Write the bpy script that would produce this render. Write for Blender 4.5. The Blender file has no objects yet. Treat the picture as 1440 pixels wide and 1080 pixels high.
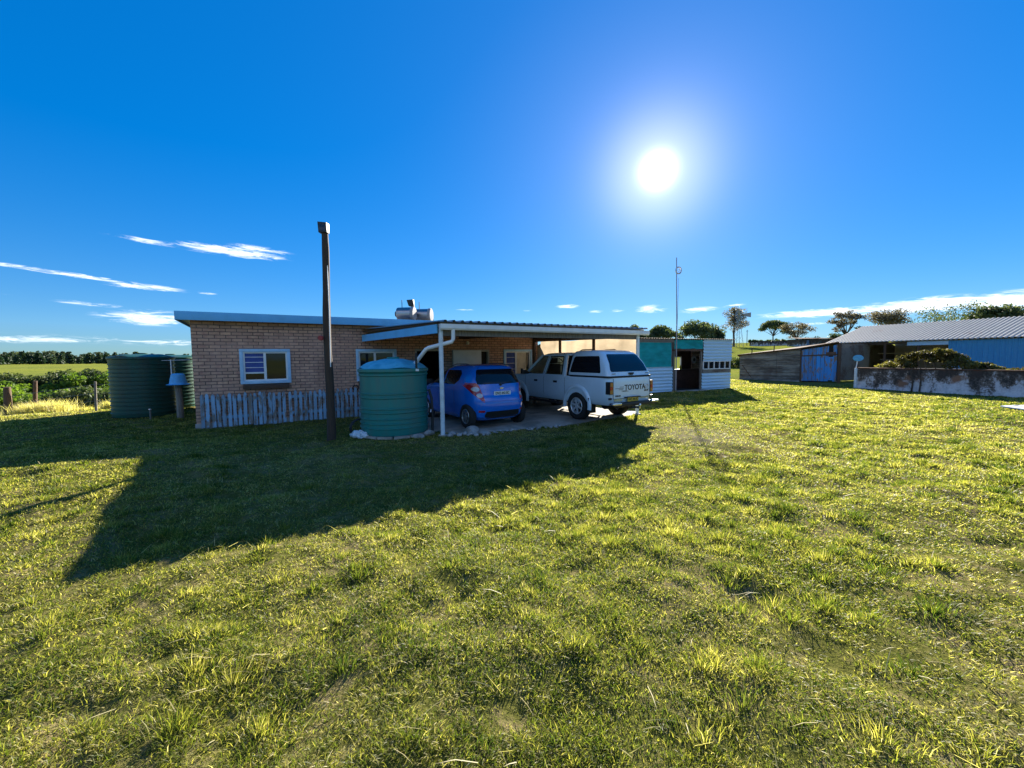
import bpy, bmesh, math, random
import numpy as np
from mathutils import Vector, Matrix
R = math.radians
S = bpy.context.scene
COL = S.collection
rnd = random.Random(11)
NP = np.random.default_rng(5)

# ------------------------------------------------------------------ camera
CAM_H = 1.7
cam = bpy.data.objects.new('camera', bpy.data.cameras.new('camera'))
COL.objects.link(cam)
cam.data.sensor_width = 36.0
cam.data.lens = 36.0 * 560.0 / 1440.0
cam.data.clip_start = 0.05
cam.data.clip_end = 9000
pit, rol = math.atan(37 / 560.0), R(0.6)
f = Vector((0, math.cos(pit), -math.sin(pit)))
u0 = Vector((0, math.sin(pit), math.cos(pit)))
r0 = Vector((1, 0, 0))
up = u0 * math.cos(rol) + r0 * math.sin(rol)
rt = r0 * math.cos(rol) - u0 * math.sin(rol)
mw = Matrix((rt, up, -f)).transposed().to_4x4()
mw.translation = Vector((0, 0, CAM_H))
cam.matrix_world = mw
S.camera = cam

# ------------------------------------------------------------------ light and sky
SUN_AZ, SUN_EL = R(19.8), R(22.95)
sdir = Vector((math.sin(SUN_AZ) * math.cos(SUN_EL), math.cos(SUN_AZ) * math.cos(SUN_EL), math.sin(SUN_EL)))
sl = bpy.data.lights.new('sun', 'SUN')
sl.energy = 5.0
sl.angle = R(0.5)
sl.color = (1.0, 0.92, 0.78)
so = bpy.data.objects.new('sun', sl)
COL.objects.link(so)
so.rotation_euler = (-sdir).to_track_quat('-Z', 'Y').to_euler()
so.location = (0, 0, 30)
S.view_settings.view_transform = 'Standard'
S.view_settings.look = 'None'
S.view_settings.exposure = 1.9
S.view_settings.gamma = 1.0
S.cycles.max_bounces = 8
S.cycles.transparent_max_bounces = 12
S.cycles.caustics_reflective = False
S.cycles.caustics_refractive = False
S.cycles.sample_clamp_indirect = 6.0


class NT:
    """small helper for node trees"""
    def __init__(self, tree):
        self.t = tree
        self.n = tree.nodes
        self.n.clear()

    def add(self, kind, **kw):
        nd = self.n.new(kind)
        for k, v in kw.items():
            setattr(nd, k, v)
        return nd

    def link(self, a, b):
        self.t.links.new(a, b)

    def put(self, sock, v):
        if hasattr(v, 'is_linked') or hasattr(v, 'links'):
            self.t.links.new(v, sock)
        else:
            sock.default_value = v

    def math(self, op, a, b=None, c=None, clamp=False):
        nd = self.add('ShaderNodeMath', operation=op, use_clamp=clamp)
        for i, v in enumerate((a, b, c)):
            if v is not None:
                self.put(nd.inputs[i], v)
        return nd.outputs[0]

    def mix(self, fac, a, b, blend='MIX'):
        nd = self.add('ShaderNodeMix', data_type='RGBA', blend_type=blend)
        self.put(nd.inputs[0], fac)
        for s_, v in ((nd.inputs[6], a), (nd.inputs[7], b)):
            self.put(s_, (*v, 1) if isinstance(v, tuple) and len(v) == 3 else v)
        return nd.outputs[2]

    def noise(self, vec, scale, detail=4, rough=.55, dist=0.0):
        nd = self.add('ShaderNodeTexNoise')
        if vec is not None:
            self.link(vec, nd.inputs['Vector'])
        nd.inputs['Scale'].default_value = scale
        nd.inputs['Detail'].default_value = detail
        nd.inputs['Roughness'].default_value = rough
        nd.inputs['Distortion'].default_value = dist
        return nd.outputs['Fac']

    def ramp(self, fac, stops):
        nd = self.add('ShaderNodeValToRGB')
        el = nd.color_ramp.elements
        while len(el) < len(stops):
            el.new(.5)
        for e, (p, c) in zip(el, stops):
            e.position = p
            e.color = (*c, 1) if len(c) == 3 else c
        self.link(fac, nd.inputs[0])
        return nd.outputs[0]

    def mapping(self, vec, scale=(1, 1, 1), loc=(0, 0, 0), rot=(0, 0, 0)):
        nd = self.add('ShaderNodeMapping')
        self.link(vec, nd.inputs[0])
        nd.inputs['Location'].default_value = loc
        nd.inputs['Rotation'].default_value = rot
        nd.inputs['Scale'].default_value = scale
        return nd.outputs[0]

    def step(self, v, lo, hi):
        nd = self.add('ShaderNodeMapRange', interpolation_type='SMOOTHSTEP')
        self.put(nd.inputs[0], v)
        nd.inputs[1].default_value = lo
        nd.inputs[2].default_value = hi
        return nd.outputs[0]


def make_world():
    w = bpy.data.worlds.new('World')
    S.world = w
    w.use_nodes = True
    N = NT(w.node_tree)
    out = N.add('ShaderNodeOutputWorld')
    bg = N.add('ShaderNodeBackground')
    N.link(bg.outputs[0], out.inputs[0])
    sky = N.add('ShaderNodeTexSky', sky_type='NISHITA')
    sky.sun_disc = False
    sky.sun_elevation = SUN_EL
    sky.sun_rotation = SUN_AZ
    sky.altitude = 300
    sky.air_density = 1.0
    sky.dust_density = 0.1
    sky.ozone_density = 3.0
    hs = N.add('ShaderNodeHueSaturation')
    hs.inputs['Hue'].default_value = 0.49
    hs.inputs['Saturation'].default_value = 2.25
    hs.inputs['Value'].default_value = 1.0
    gm = N.add('ShaderNodeGamma')
    gm.inputs[1].default_value = .5
    N.link(sky.outputs[0], gm.inputs[0])
    sc_ = N.add('ShaderNodeVectorMath', operation='SCALE')
    sc_.inputs['Scale'].default_value = 1.5
    N.link(gm.outputs[0], sc_.inputs[0])
    N.link(sc_.outputs[0], hs.inputs['Color'])
    tc = N.add('ShaderNodeTexCoord')
    nrm = N.add('ShaderNodeVectorMath', operation='NORMALIZE')
    N.link(tc.outputs['Generated'], nrm.inputs[0])
    dvec = nrm.outputs[0]
    sep = N.add('ShaderNodeSeparateXYZ')
    N.link(dvec, sep.inputs[0])
    az = N.math('MULTIPLY', N.math('ARCTAN2', sep.outputs[0], sep.outputs[1]), 57.2958)
    el = N.math('MULTIPLY', N.math('ARCSINE', sep.outputs[2]), 57.2958)
    # aureole of the sun
    dp = N.add('ShaderNodeVectorMath', operation='DOT_PRODUCT')
    N.link(dvec, dp.inputs[0])
    dp.inputs[1].default_value = sdir
    ang = N.math('MULTIPLY', N.math('ARCCOSINE', N.math('MINIMUM', dp.outputs['Value'], 0.9999999)), 57.2958)

    def gs(a, sig):
        q = N.math('DIVIDE', a, sig)
        return N.math('EXPONENT', N.math('MULTIPLY', N.math('MULTIPLY', q, q), -1.0))
    core = N.math('MULTIPLY', gs(ang, 1.5), GLOW[0])
    halo = N.math('MULTIPLY', gs(ang, 5.6), GLOW[1])
    wide = N.math('MULTIPLY', N.math('EXPONENT', N.math('DIVIDE', ang, -11.0)), GLOW[2])
    # clouds: thin streaks and added fill banks, each at its own bearing and height over the horizon
    cmb = N.add('ShaderNodeCombineXYZ')
    N.link(N.math('MULTIPLY', az, 0.16), cmb.inputs[0])
    N.link(N.math('MULTIPLY', N.math('SUBTRACT', el, N.math('MULTIPLY', az, -0.03)), 1.1), cmb.inputs[1])
    nz = N.noise(cmb.outputs[0], 2.6, 9, .70, 1.0)
    tot = None
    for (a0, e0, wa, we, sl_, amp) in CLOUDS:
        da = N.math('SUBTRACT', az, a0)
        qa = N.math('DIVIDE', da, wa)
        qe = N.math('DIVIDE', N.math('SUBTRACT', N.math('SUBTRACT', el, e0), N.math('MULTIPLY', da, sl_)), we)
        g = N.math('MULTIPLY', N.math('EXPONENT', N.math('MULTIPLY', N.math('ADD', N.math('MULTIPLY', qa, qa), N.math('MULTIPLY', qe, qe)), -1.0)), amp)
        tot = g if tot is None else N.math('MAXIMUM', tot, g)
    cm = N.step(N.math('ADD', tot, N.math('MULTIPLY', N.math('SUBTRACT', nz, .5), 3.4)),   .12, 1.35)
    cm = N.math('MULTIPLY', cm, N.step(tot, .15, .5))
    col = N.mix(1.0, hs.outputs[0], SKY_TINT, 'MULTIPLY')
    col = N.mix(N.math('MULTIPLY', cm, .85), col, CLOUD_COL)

    def addcol(c, fac, rgb):
        s_ = N.add('ShaderNodeVectorMath', operation='SCALE')
        s_.inputs[0].default_value = rgb
        N.link(fac, s_.inputs['Scale'])
        a_ = N.add('ShaderNodeVectorMath', operation='ADD')
        N.link(c, a_.inputs[0])
        N.link(s_.outputs[0], a_.inputs[1])
        return a_.outputs[0]
    col = addcol(col, wide, (.80, .82, 1.1))
    col = addcol(col, halo, (1.0, .86, .95))
    col = addcol(col, core, (1.0, .98, .92))
    N.link(col, bg.inputs['Color'])
    bg.inputs['Strength'].default_value = SKY_STRENGTH


SKY_STRENGTH = 0.05
SKY_TINT = (.46, .80, 1.30)
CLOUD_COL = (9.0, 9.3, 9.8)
GLOW = (14.0, 3.0, 1.3)
CLOUDS = [  # bearing, height, half width, half height, slope, weight  (degrees)
    (-34.5, 12.45, 5.0, .55, -.02, 1.0), (-31.5, 13.1, 3.0, .35, -.05, .8), (-41.5, 12.4, 3.2, .28, -.04, .7),
    (-47.0, 8.3, 5.0, .22, -.06, .8), (-42.0, 7.75, 3.0, .32, -.03, .9), (-51.5, 8.6, 3, .2, -.03, .7),
    (-42.0, 4.6, 3.6, .75, 0, 1.0), (-46.5, 5.7, 2.6, .22, -.05, .7), (-52.0, 2.2, 9, .5, 0, .62), (-40.5, 2.0, 6, .4, 0, .55),
    (-37, 7.6, 1.0, .15, 0, .7), (-53, 6.0, 2.0, .15, 0, .6),
    (8.0, 7.1, 1.6, .3, 0, .8), (11.8, 6.3, 1.2, .22, 0, .75), (14.8, 6.3, 1.2, .2, 0, .7), (19.0, 6.3, 2.0, .55, 0, .85), (25.0, 5.9, 2.2, .35, .05, .9),
    (29, 6.2, 1.6, .2, .05, .7), (2.0, 6.6, 1.0, .12, 0, .6), (-6.5, 6.8, 1.5, .14, 0, .6),
    (38.0, 4.7, 5.5, .42, .0, 1.3), (46, 4.7, 5.0, .7, .02, 1.5), (54, 4.6, 6.0, .8, .0, 1.5), (36.7, 3.5, 1.6, .16, 0, .75),
    (145, 26, 42, 15, 0, .80), (-145, 30, 42, 17, 0, .80), (105, 14, 14, 7, 0, .7), (-110, 12, 16, 6, 0, .7)]  # this row: unseen cloud banks behind the camera, added to lighten the shade


# ------------------------------------------------------------------ materials
def new_mat(name):
    m = bpy.data.materials.new(name)
    m.use_nodes = True
    N = NT(m.node_tree)
    out = N.add('ShaderNodeOutputMaterial')
    b = N.add('ShaderNodeBsdfPrincipled')
    N.link(b.outputs[0], out.inputs[0])
    tc = N.add('ShaderNodeTexCoord')
    return m, N, b, tc.outputs['Object'], out


def bump(N, b, h, strength=.3, dist=.01):
    nd = N.add('ShaderNodeBump')
    nd.inputs['Strength'].default_value = strength
    nd.inputs['Distance'].default_value = dist
    N.link(h, nd.inputs['Height'])
    N.link(nd.outputs[0], b.inputs['Normal'])


def plain(name, col, rough=.6, metal=0.0, var=.25, scale=6.0, bmp=0.0, col2=None, spec=.5, coat=0.0, stretch=(1, 1, 1), lo=.35, hi=.7):
    m, N, b, oc, out = new_mat(name)
    v = N.mapping(oc, stretch)
    n = N.noise(v, scale, 6, .6)
    c2 = col2 if col2 else tuple(c * (1 - var) for c in col)
    N.link(N.mix(N.step(n, lo, hi), col, c2), b.inputs['Base Color'])
    b.inputs['Roughness'].default_value = rough
    b.inputs['Metallic'].default_value = metal
    b.inputs['Specular IOR Level'].default_value = spec
    b.inputs['Coat Weight'].default_value = coat
    b.inputs['Coat Roughness'].default_value = .05
    if bmp:
        bump(N, b, N.noise(v, scale * 4, 6, .65), bmp, .02)
    return m


def mat_brick():
    m, N, b, oc, out = new_mat('brick')
    sep = N.add('ShaderNodeSeparateXYZ')
    N.link(oc, sep.inputs[0])
    cmb = N.add('ShaderNodeCombineXYZ')
    N.link(N.math('ADD', sep.outputs[0], sep.outputs[1]), cmb.inputs[0])
    N.link(sep.outputs[2], cmb.inputs[1])
    br = N.add('ShaderNodeTexBrick')
    N.link(cmb.outputs[0], br.inputs['Vector'])
    br.inputs['Scale'].default_value = 1.0
    br.inputs['Brick Width'].default_value = .235
    br.inputs['Row Height'].default_value = .084
    br.inputs['Mortar Size'].default_value = .009
    br.inputs['Mortar Smooth'].default_value = .25
    br.inputs['Bias'].default_value = 0
    br.inputs['Color1'].default_value = (.72, .415, .265, 1)
    br.inputs['Color2'].default_value = (.50, .285, .19, 1)
    br.inputs['Mortar'].default_value = (.10, .075, .06, 1)
    n1 = N.noise(oc, 9, 6, .65)
    n2 = N.noise(oc, 1.3, 3, .5)
    c = N.mix(N.step(n1, .4, .75), br.outputs['Color'], (.44, .20, .15), 'MIX')
    c = N.mix(N.math('MULTIPLY', br.outputs['Fac'], 1.0), c, (.10, .075, .06))
    c = N.mix(N.math('MULTIPLY', N.step(n2, .35, .75), .35), c, (.70, .42, .32))
    c = N.mix(N.math('MULTIPLY', N.step(N.noise(N.mapping(oc, (1, 1, .35)), 1.1, 6, .68), .52, .72), .45), c, (.22, .12, .09))
    N.link(c, b.inputs['Base Color'])
    b.inputs['Roughness'].default_value = .88
    h = N.math('SUBTRACT', N.math('MULTIPLY', N.noise(oc, 38, 5, .7), .45), br.outputs['Fac'])
    bump(N, b, h, .8, .012)
    return m


def mat_metal_sheet(name, col, rust=(.20, .09, .05), amt=.3, rough=.45, scale=2.0, metal=.0, lo=.0):
    m, N, b, oc, out = new_mat(name)
    n = N.noise(oc, scale, 7, .68)
    n2 = N.noise(oc, scale * 9, 5, .6)
    fac = N.step(N.math('ADD', n, N.math('MULTIPLY', N.math('SUBTRACT', n2, .5), .35)), .72 - amt * .5, .86 - amt * .35)
    c = N.mix(n2, col, tuple(x * .72 for x in col))
    N.link(N.mix(fac, c, rust), b.inputs['Base Color'])
    b.inputs['Roughness'].default_value = rough
    b.inputs['Metallic'].default_value = metal
    if rough > .7:
        b.inputs['Specular IOR Level'].default_value = .05
    return m


def mat_boards():
    m, N, b, oc, out = new_mat('shed_boards')
    n = N.noise(N.mapping(oc, (.35, .35, 5.6)), 1.0, 3, .5)
    n2 = N.noise(N.mapping(oc, (1.2, 1.2, 9)), 2.2, 6, .65)
    n3 = N.noise(oc, .8, 5, .6)
    c = N.ramp(N.math('ADD', N.math('MULTIPLY', n, .6), N.math('MULTIPLY', n2, .4)), [(.30, (.035, .028, .022)), (.45, (.12, .10, .08)), (.56, (.28, .25, .20)), (.72, (.42, .38, .31))])
    c = N.mix(N.math('MULTIPLY', N.step(n3, .5, .68), .6), c, (.09, .055, .04))
    N.link(c, b.inputs['Base Color'])
    b.inputs['Roughness'].default_value = .9
    return m


def mat_wood(name, a, b_, scale=3.0, axis=2, rough=.85, peel=None, peel_amt=.5):
    m, N, b, oc, out = new_mat(name)
    st = [14, 14, 14]
    st[axis] = 1.2
    v = N.mapping(oc, tuple(st))
    n = N.noise(v, scale, 6, .6, .6)
    c = N.mix(N.step(n, .3, .72), a, b_)
    if peel:
        st2 = [5, 5, 5]
        st2[axis] = 1.4
        n2 = N.noise(N.mapping(oc, tuple(st2)), 1.6, 7, .7)
        c = N.mix(N.step(n2, .30 + peel_amt * .3, .38 + peel_amt * .3), peel, c)
    oi = N.add('ShaderNodeObjectInfo')
    c = N.mix(N.math('MULTIPLY', oi.outputs['Random'], .45), c, tuple(x * .45 for x in a))
    N.link(c, b.inputs['Base Color'])
    b.inputs['Roughness'].default_value = rough
    bump(N, b, n, .5, .006)
    return m


def mat_cloth(name, col, trans=.5, scale=1.5):
    m, N, b, oc, out = new_mat(name)
    n = N.noise(N.mapping(oc, (1, 1, 2.5)), scale, 5, .6)
    c = N.mix(N.step(n, .3, .75), col, tuple(x * .62 for x in col))
    N.link(c, b.inputs['Base Color'])
    b.inputs['Roughness'].default_value = .9
    tr = N.add('ShaderNodeBsdfTranslucent')
    N.link(c, tr.inputs[0])
    mx = N.add('ShaderNodeMixShader')
    mx.inputs[0].default_value = trans
    N.link(b.outputs[0], mx.inputs[1])
    N.link(tr.outputs[0], mx.inputs[2])
    N.link(mx.outputs[0], out.inputs[0])
    bump(N, b, n, .4, .05)
    return m


def mat_glass(name, col=(.012, .014, .016), ior=1.7, rough=.03):
    m, N, b, oc, out = new_mat(name)
    b.inputs['Base Color'].default_value = (*col, 1)
    b.inputs['Roughness'].default_value = rough
    b.inputs['IOR'].default_value = ior
    bump(N, b, N.noise(oc, 3.0, 2), .03, .02)
    return m


def mat_clear(name, tint=(.75, .85, .85)):
    m, N, b, oc, out = new_mat(name)
    tr = N.add('ShaderNodeBsdfTransparent')
    tr.inputs[0].default_value = (*tint, 1)
    gl = N.add('ShaderNodeBsdfGlossy')
    gl.inputs['Roughness'].default_value = .02
    fr = N.add('ShaderNodeFresnel')
    fr.inputs[0].default_value = 1.5
    mx = N.add('ShaderNodeMixShader')
    N.link(fr.outputs[0], mx.inputs[0])
    N.link(tr.outputs[0], mx.inputs[1])
    N.link(gl.outputs[0], mx.inputs[2])
    N.link(mx.outputs[0], out.inputs[0])
    return m


def mat_leaf(name, a, b_, trans=.4, rough=.6):
    m, N, b, oc, out = new_mat(name)
    at = N.add('ShaderNodeAttribute', attribute_name='tint')
    c = N.mix(at.outputs['Fac'], a, b_)
    N.link(c, b.inputs['Base Color'])
    b.inputs['Roughness'].default_value = rough
    b.inputs['Specular IOR Level'].default_value = .3
    tr = N.add('ShaderNodeBsdfTranslucent')
    N.link(N.mix(1.0, c, (1.15, 1.2, .7), 'MULTIPLY'), tr.inputs[0])
    mx = N.add('ShaderNodeMixShader')
    mx.inputs[0].default_value = trans
    N.link(b.outputs[0], mx.inputs[1])
    N.link(tr.outputs[0], mx.inputs[2])
    N.link(mx.outputs[0], out.inputs[0])
    return m


def mat_blade():
    m, N, b, oc, out = new_mat('grass_blade')
    at = N.add('ShaderNodeAttribute', attribute_name='tint')
    c = N.ramp(at.outputs['Fac'], [(0.0, (.03, .055, .010)), (.30, (.105, .13, .020)), (.52, (.23, .22, .045)), (.72, (.38, .33, .10)), (1.0, (.58, .50, .28))])
    N.link(c, b.inputs['Base Color'])
    b.inputs['Roughness'].default_value = .5
    b.inputs['Specular IOR Level'].default_value = .35
    tr = N.add('ShaderNodeBsdfTranslucent')
    N.link(N.mix(1.0, c, (1.68, 1.80, .95), 'MULTIPLY'), tr.inputs[0])
    mx = N.add('ShaderNodeMixShader')
    mx.inputs[0].default_value = .55
    N.link(b.outputs[0], mx.inputs[1])
    N.link(tr.outputs[0], mx.inputs[2])
    N.link(mx.outputs[0], out.inputs[0])
    return m


def mat_ground():
    m, N, b, oc, out = new_mat('turf')
    n0 = N.noise(oc, .18, 5, .6)
    n1 = N.noise(oc, 1.1, 6, .62)
    n2 = N.noise(oc, 9.0, 6, .7)
    n3 = N.noise(oc, 46.0, 4, .7)
    ln0 = N.add('ShaderNodeVectorMath', operation='LENGTH')
    N.link(oc, ln0.inputs[0])
    past = N.step(ln0.outputs['Value'], 24.0, 40.0)       # mown yard inside, darkened for the shade between blades; pasture outside
    green = N.mix(past, N.mix(n2, (.045, .05, .014), (.15, .15, .035)), N.mix(N.step(N.noise(oc, .035, 5, .65), .4, .62), (.17, .20, .028), (.11, .15, .03)))
    straw = N.mix(past, N.mix(n3, (.13, .10, .05), (.30, .24, .12)), N.mix(n3, (.20, .20, .045), (.27, .24, .08)))
    soil = N.mix(n3, (.06, .048, .036), (.15, .12, .09))
    c = N.mix(N.step(N.math('ADD', N.math('MULTIPLY', n1, .5), N.math('MULTIPLY', n2, .5)), .44, .64), green, straw)
    c = N.mix(N.math('MULTIPLY', N.step(n0, .55, .72), .4), c, straw)
    c = N.mix(N.math('MULTIPLY', N.step(N.math('ADD', N.math('MULTIPLY', n2, .7), N.math('MULTIPLY', n1, .3)), .58, .68), N.math('SUBTRACT', 1.0, past)), c, soil)
    soil = N.mix(n3, (.20, .165, .12), (.32, .28, .21))
    # worn bare patch where people walk to the hut
    mp = N.mapping(oc, (.55, .42, 1), (-2.2, -3.6, 0))
    ln = N.add('ShaderNodeVectorMath', operation='LENGTH')
    N.link(mp, ln.inputs[0])
    bare = N.math('MULTIPLY', N.step(N.math('ADD', ln.outputs['Value'], N.math('MULTIPLY', n1, .8)), 1.1, .55), .5)
    c = N.mix(bare, c, soil)
    N.link(c, b.inputs['Base Color'])
    b.inputs['Roughness'].default_value = .95
    b.inputs['Specular IOR Level'].default_value = 0
    h = N.math('ADD', N.math('MULTIPLY', n2, .8), N.math('ADD', N.math('MULTIPLY', n3, .35), N.math('MULTIPLY', n1, .8)))
    bump(N, b, h, .8, .05)
    return m


def mat_whitewash():
    m, N, b, oc, out = new_mat('stained_whitewash')
    sep = N.add('ShaderNodeSeparateXYZ')
    N.link(oc, sep.inputs[0])
    n1 = N.noise(N.mapping(oc, (1.2, 1.2, .8)), 1.7, 8, .7)
    n2 = N.noise(oc, 14, 6, .7)
    hgt = N.math('ADD', N.math('MULTIPLY', N.math('SUBTRACT', sep.outputs[2], .45), .24), N.math('ADD', n1, N.math('MULTIPLY', N.math('SUBTRACT', n2, .5), .42)))
    c = N.ramp(hgt, [(.30, (.72, .72, .74)), (.45, (.52, .52, .55)), (.51, (.17, .14, .12)), (.61, (.04, .034, .03)), (.8, (.08, .055, .045))])
    c = N.mix(N.step(N.noise(oc, .9, 5, .6), .58, .7), c, (.24, .13, .08))
    N.link(c, b.inputs['Base Color'])
    b.inputs['Roughness'].default_value = .92
    bump(N, b, n2, .5, .02)
    return m


# ------------------------------------------------------------------ mesh helpers
class MB:
    def __init__(self):
        self.bm = bmesh.new()

    def poly(self, pts):
        vs = [self.bm.verts.new(p) for p in pts]
        return self.bm.faces.new(vs)

    def hexa(self, p):      # p: 4 bottom + 4 top, both counter-clockwise
        v = [self.bm.verts.new(q) for q in p]
        for q in ((3, 2, 1, 0), (4, 5, 6, 7), (0, 1, 5, 4), (1, 2, 6, 5), (2, 3, 7, 6), (3, 0, 4, 7)):
            self.bm.faces.new([v[i] for i in q])
        return self

    def box(self, x0, x1, y0, y1, z0, z1):
        return self.hexa([(x0, y0, z0), (x1, y0, z0), (x1, y1, z0), (x0, y1, z0), (x0, y0, z1), (x1, y0, z1), (x1, y1, z1), (x0, y1, z1)])

    def bar(self, a, b, w, h, upv=(0, 0, 1)):   # box beam from a to b
        a, b = Vector(a), Vector(b)
        d = (b - a).normalized()
        s = d.cross(Vector(upv))
        if s.length < 1e-4:
            s = d.cross(Vector((1, 0, 0)))
        s.normalize()
        t = s.cross(d).normalized()
        s, t = s * w / 2, t * h / 2
        return self.hexa([a - s - t, a + s - t, b + s - t, b - s - t, a - s + t, a + s + t, b + s + t, b - s + t])

    def tube(self, pts, r, n=10, cap=True):
        pts = [Vector(p) for p in pts]
        rs = r if isinstance(r, (list, tuple)) else [r] * len(pts)
        rings = []
        ref = None
        for i, p in enumerate(pts):
            d = (pts[min(i + 1, len(pts) - 1)] - pts[max(i - 1, 0)]).normalized()
            if ref is None:
                ref = d.cross(Vector((0, 0, 1)))
                if ref.length < .05:
                    ref = d.cross(Vector((1, 0, 0)))
            s = (ref - d * ref.dot(d)).normalized()
            ref = s
            t = d.cross(s)
            rings.append([self.bm.verts.new(p + (s * math.cos(k * 2 * math.pi / n) + t * math.sin(k * 2 * math.pi / n)) * rs[i]) for k in range(n)])
        for a, b in zip(rings, rings[1:]):
            for k in range(n):
                self.bm.faces.new((a[k], a[(k + 1) % n], b[(k + 1) % n], b[k]))
        if cap:
            self.bm.faces.new(rings[0][::-1])
            self.bm.faces.new(rings[-1])
        return self

    def lathe(self, prof, n=40, c=(0, 0, 0), axis='z'):
        def P(r_, z, a):
            x, y = r_ * math.cos(a), r_ * math.sin(a)
            q = {'z': (x, y, z), 'x': (z, x, y), 'y': (x, z, y)}[axis]
            return (q[0] + c[0], q[1] + c[1], q[2] + c[2])
        rings = []
        for r_, z in prof:
            if r_ < 1e-5:
                rings.append([self.bm.verts.new(P(0, z, 0))])
            else:
                rings.append([self.bm.verts.new(P(r_, z, 2 * math.pi * k / n)) for k in range(n)])
        for a, b in zip(rings, rings[1:]):
            if len(a) == 1 and len(b) == 1:
                continue
            for k in range(n):
                if len(a) == 1:
                    self.bm.faces.new((a[0], b[(k + 1) % n], b[k]))
                elif len(b) == 1:
                    self.bm.faces.new((a[k], a[(k + 1) % n], b[0]))
                else:
                    self.bm.faces.new((a[k], a[(k + 1) % n], b[(k + 1) % n], b[k]))
        return self

    def grid(self, rows):   # rows of points -> quads
        vs = [[self.bm.verts.new(p) for p in r_] for r_ in rows]
        for a, b in zip(vs, vs[1:]):
            for k in range(len(a) - 1):
                self.bm.faces.new((a[k], a[k + 1], b[k + 1], b[k]))
        return self

    def shell(self, layers, nt=72):   # stacked super-ellipse outlines (z, y_rear, y_front, half width, exponent)
        rings = []
        for (z, yr, yf, w, n) in layers:
            yc, L = (yr + yf) / 2, (yf - yr) / 2
            ring = []
            for k in range(nt):
                t = 2 * math.pi * k / nt
                # spread the samples evenly round the corners
                c, s_ = math.cos(t), math.sin(t)
                ring.append(self.bm.verts.new((w * math.copysign(abs(c) ** (2 / n), c), yc + L * math.copysign(abs(s_) ** (2 / n), s_), z)))
            rings.append(ring)
        for a, b in zip(rings, rings[1:]):
            for k in range(nt):
                self.bm.faces.new((a[k], a[(k + 1) % nt], b[(k + 1) % nt], b[k]))
        self.bm.faces.new(rings[0][::-1])
        self.bm.faces.new(rings[-1])
        return self

    def build(self, name, mat, parent=None, smooth=False, bevel=0.0, weld=False, ang=35):
        if weld:
            bmesh.ops.remove_doubles(self.bm, verts=self.bm.verts, dist=1e-5)
        bmesh.ops.recalc_face_normals(self.bm, faces=self.bm.faces)
        if bevel:
            es = [e for e in self.bm.edges if len(e.link_faces) == 2 and e.calc_face_angle(0) > R(40)]
            bmesh.ops.bevel(self.bm, geom=es, offset=bevel, segments=2, affect='EDGES', profile=.6)
        me = bpy.data.meshes.new(name)
        self.bm.to_mesh(me)
        self.bm.free()
        if smooth or bevel:
            me.polygons.foreach_set('use_smooth', [True] * len(me.polygons))
            me.set_sharp_from_angle(angle=R(ang))
        me.materials.append(mat)
        o = bpy.data.objects.new(name, me)
        COL.objects.link(o)
        if parent:
            o.parent = parent
        return o


def mesh_np(name, verts, faces, mat, parent=None, tint=None):
    me = bpy.data.meshes.new(name)
    nv, (nf, k) = len(verts), faces.shape
    me.vertices.add(nv)
    me.vertices.foreach_set('co', np.ascontiguousarray(verts, dtype=np.float32).ravel())
    me.loops.add(nf * k)
    me.loops.foreach_set('vertex_index', faces.astype(np.int32).ravel())
    me.polygons.add(nf)
    me.polygons.foreach_set('loop_start', np.arange(0, nf * k, k, dtype=np.int32))
    me.update(calc_edges=True)
    if tint is not None:
        at = me.attributes.new('tint', 'FLOAT', 'POINT')
        at.data.foreach_set('value', np.ascontiguousarray(tint, dtype=np.float32))
    me.materials.append(mat)
    o = bpy.data.objects.new(name, me)
    COL.objects.link(o)
    if parent:
        o.parent = parent
    return o


def tag(o, label=None, cat=None, group=None, kind=None):
    if label:
        o['label'] = label
    if cat:
        o['category'] = cat
    if group:
        o['group'] = group
    if kind:
        o['kind'] = kind
    return o


def thing(name, label, cat, loc=(0, 0, 0), rz=0.0, group=None):
    o = bpy.data.objects.new(name, None)
    COL.objects.link(o)
    o.location = loc
    o.rotation_euler = (0, 0, rz)
    o.empty_display_size = .2
    return tag(o, label, cat, group)


def copy_tree(o, parent=None):
    c = o.copy()
    COL.objects.link(c)
    c.parent = parent
    for ch in o.children:
        copy_tree(ch, c)
    return c


def text_mesh(name, body, size, mat, parent, loc, rot, bold=0.0, sx=1.0, shear=0.0, spacing=1.0):
    cu = bpy.data.curves.new(name, 'FONT')
    cu.body = body
    cu.size = size
    cu.align_x = 'CENTER'
    cu.align_y = 'CENTER'
    cu.extrude = .002
    cu.offset = bold
    cu.shear = shear
    cu.space_character = spacing
    tmp = bpy.data.objects.new('tmp_text', cu)
    COL.objects.link(tmp)
    bpy.context.view_layer.update()
    me = bpy.data.meshes.new_from_object(tmp.evaluated_get(bpy.context.evaluated_depsgraph_get()))
    bpy.data.objects.remove(tmp)
    me.materials.clear()
    me.materials.append(mat)
    o = bpy.data.objects.new(name, me)
    COL.objects.link(o)
    o.parent = parent
    o.location = loc
    o.rotation_euler = rot
    o.scale = (sx, 1, 1)
    return o


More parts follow.
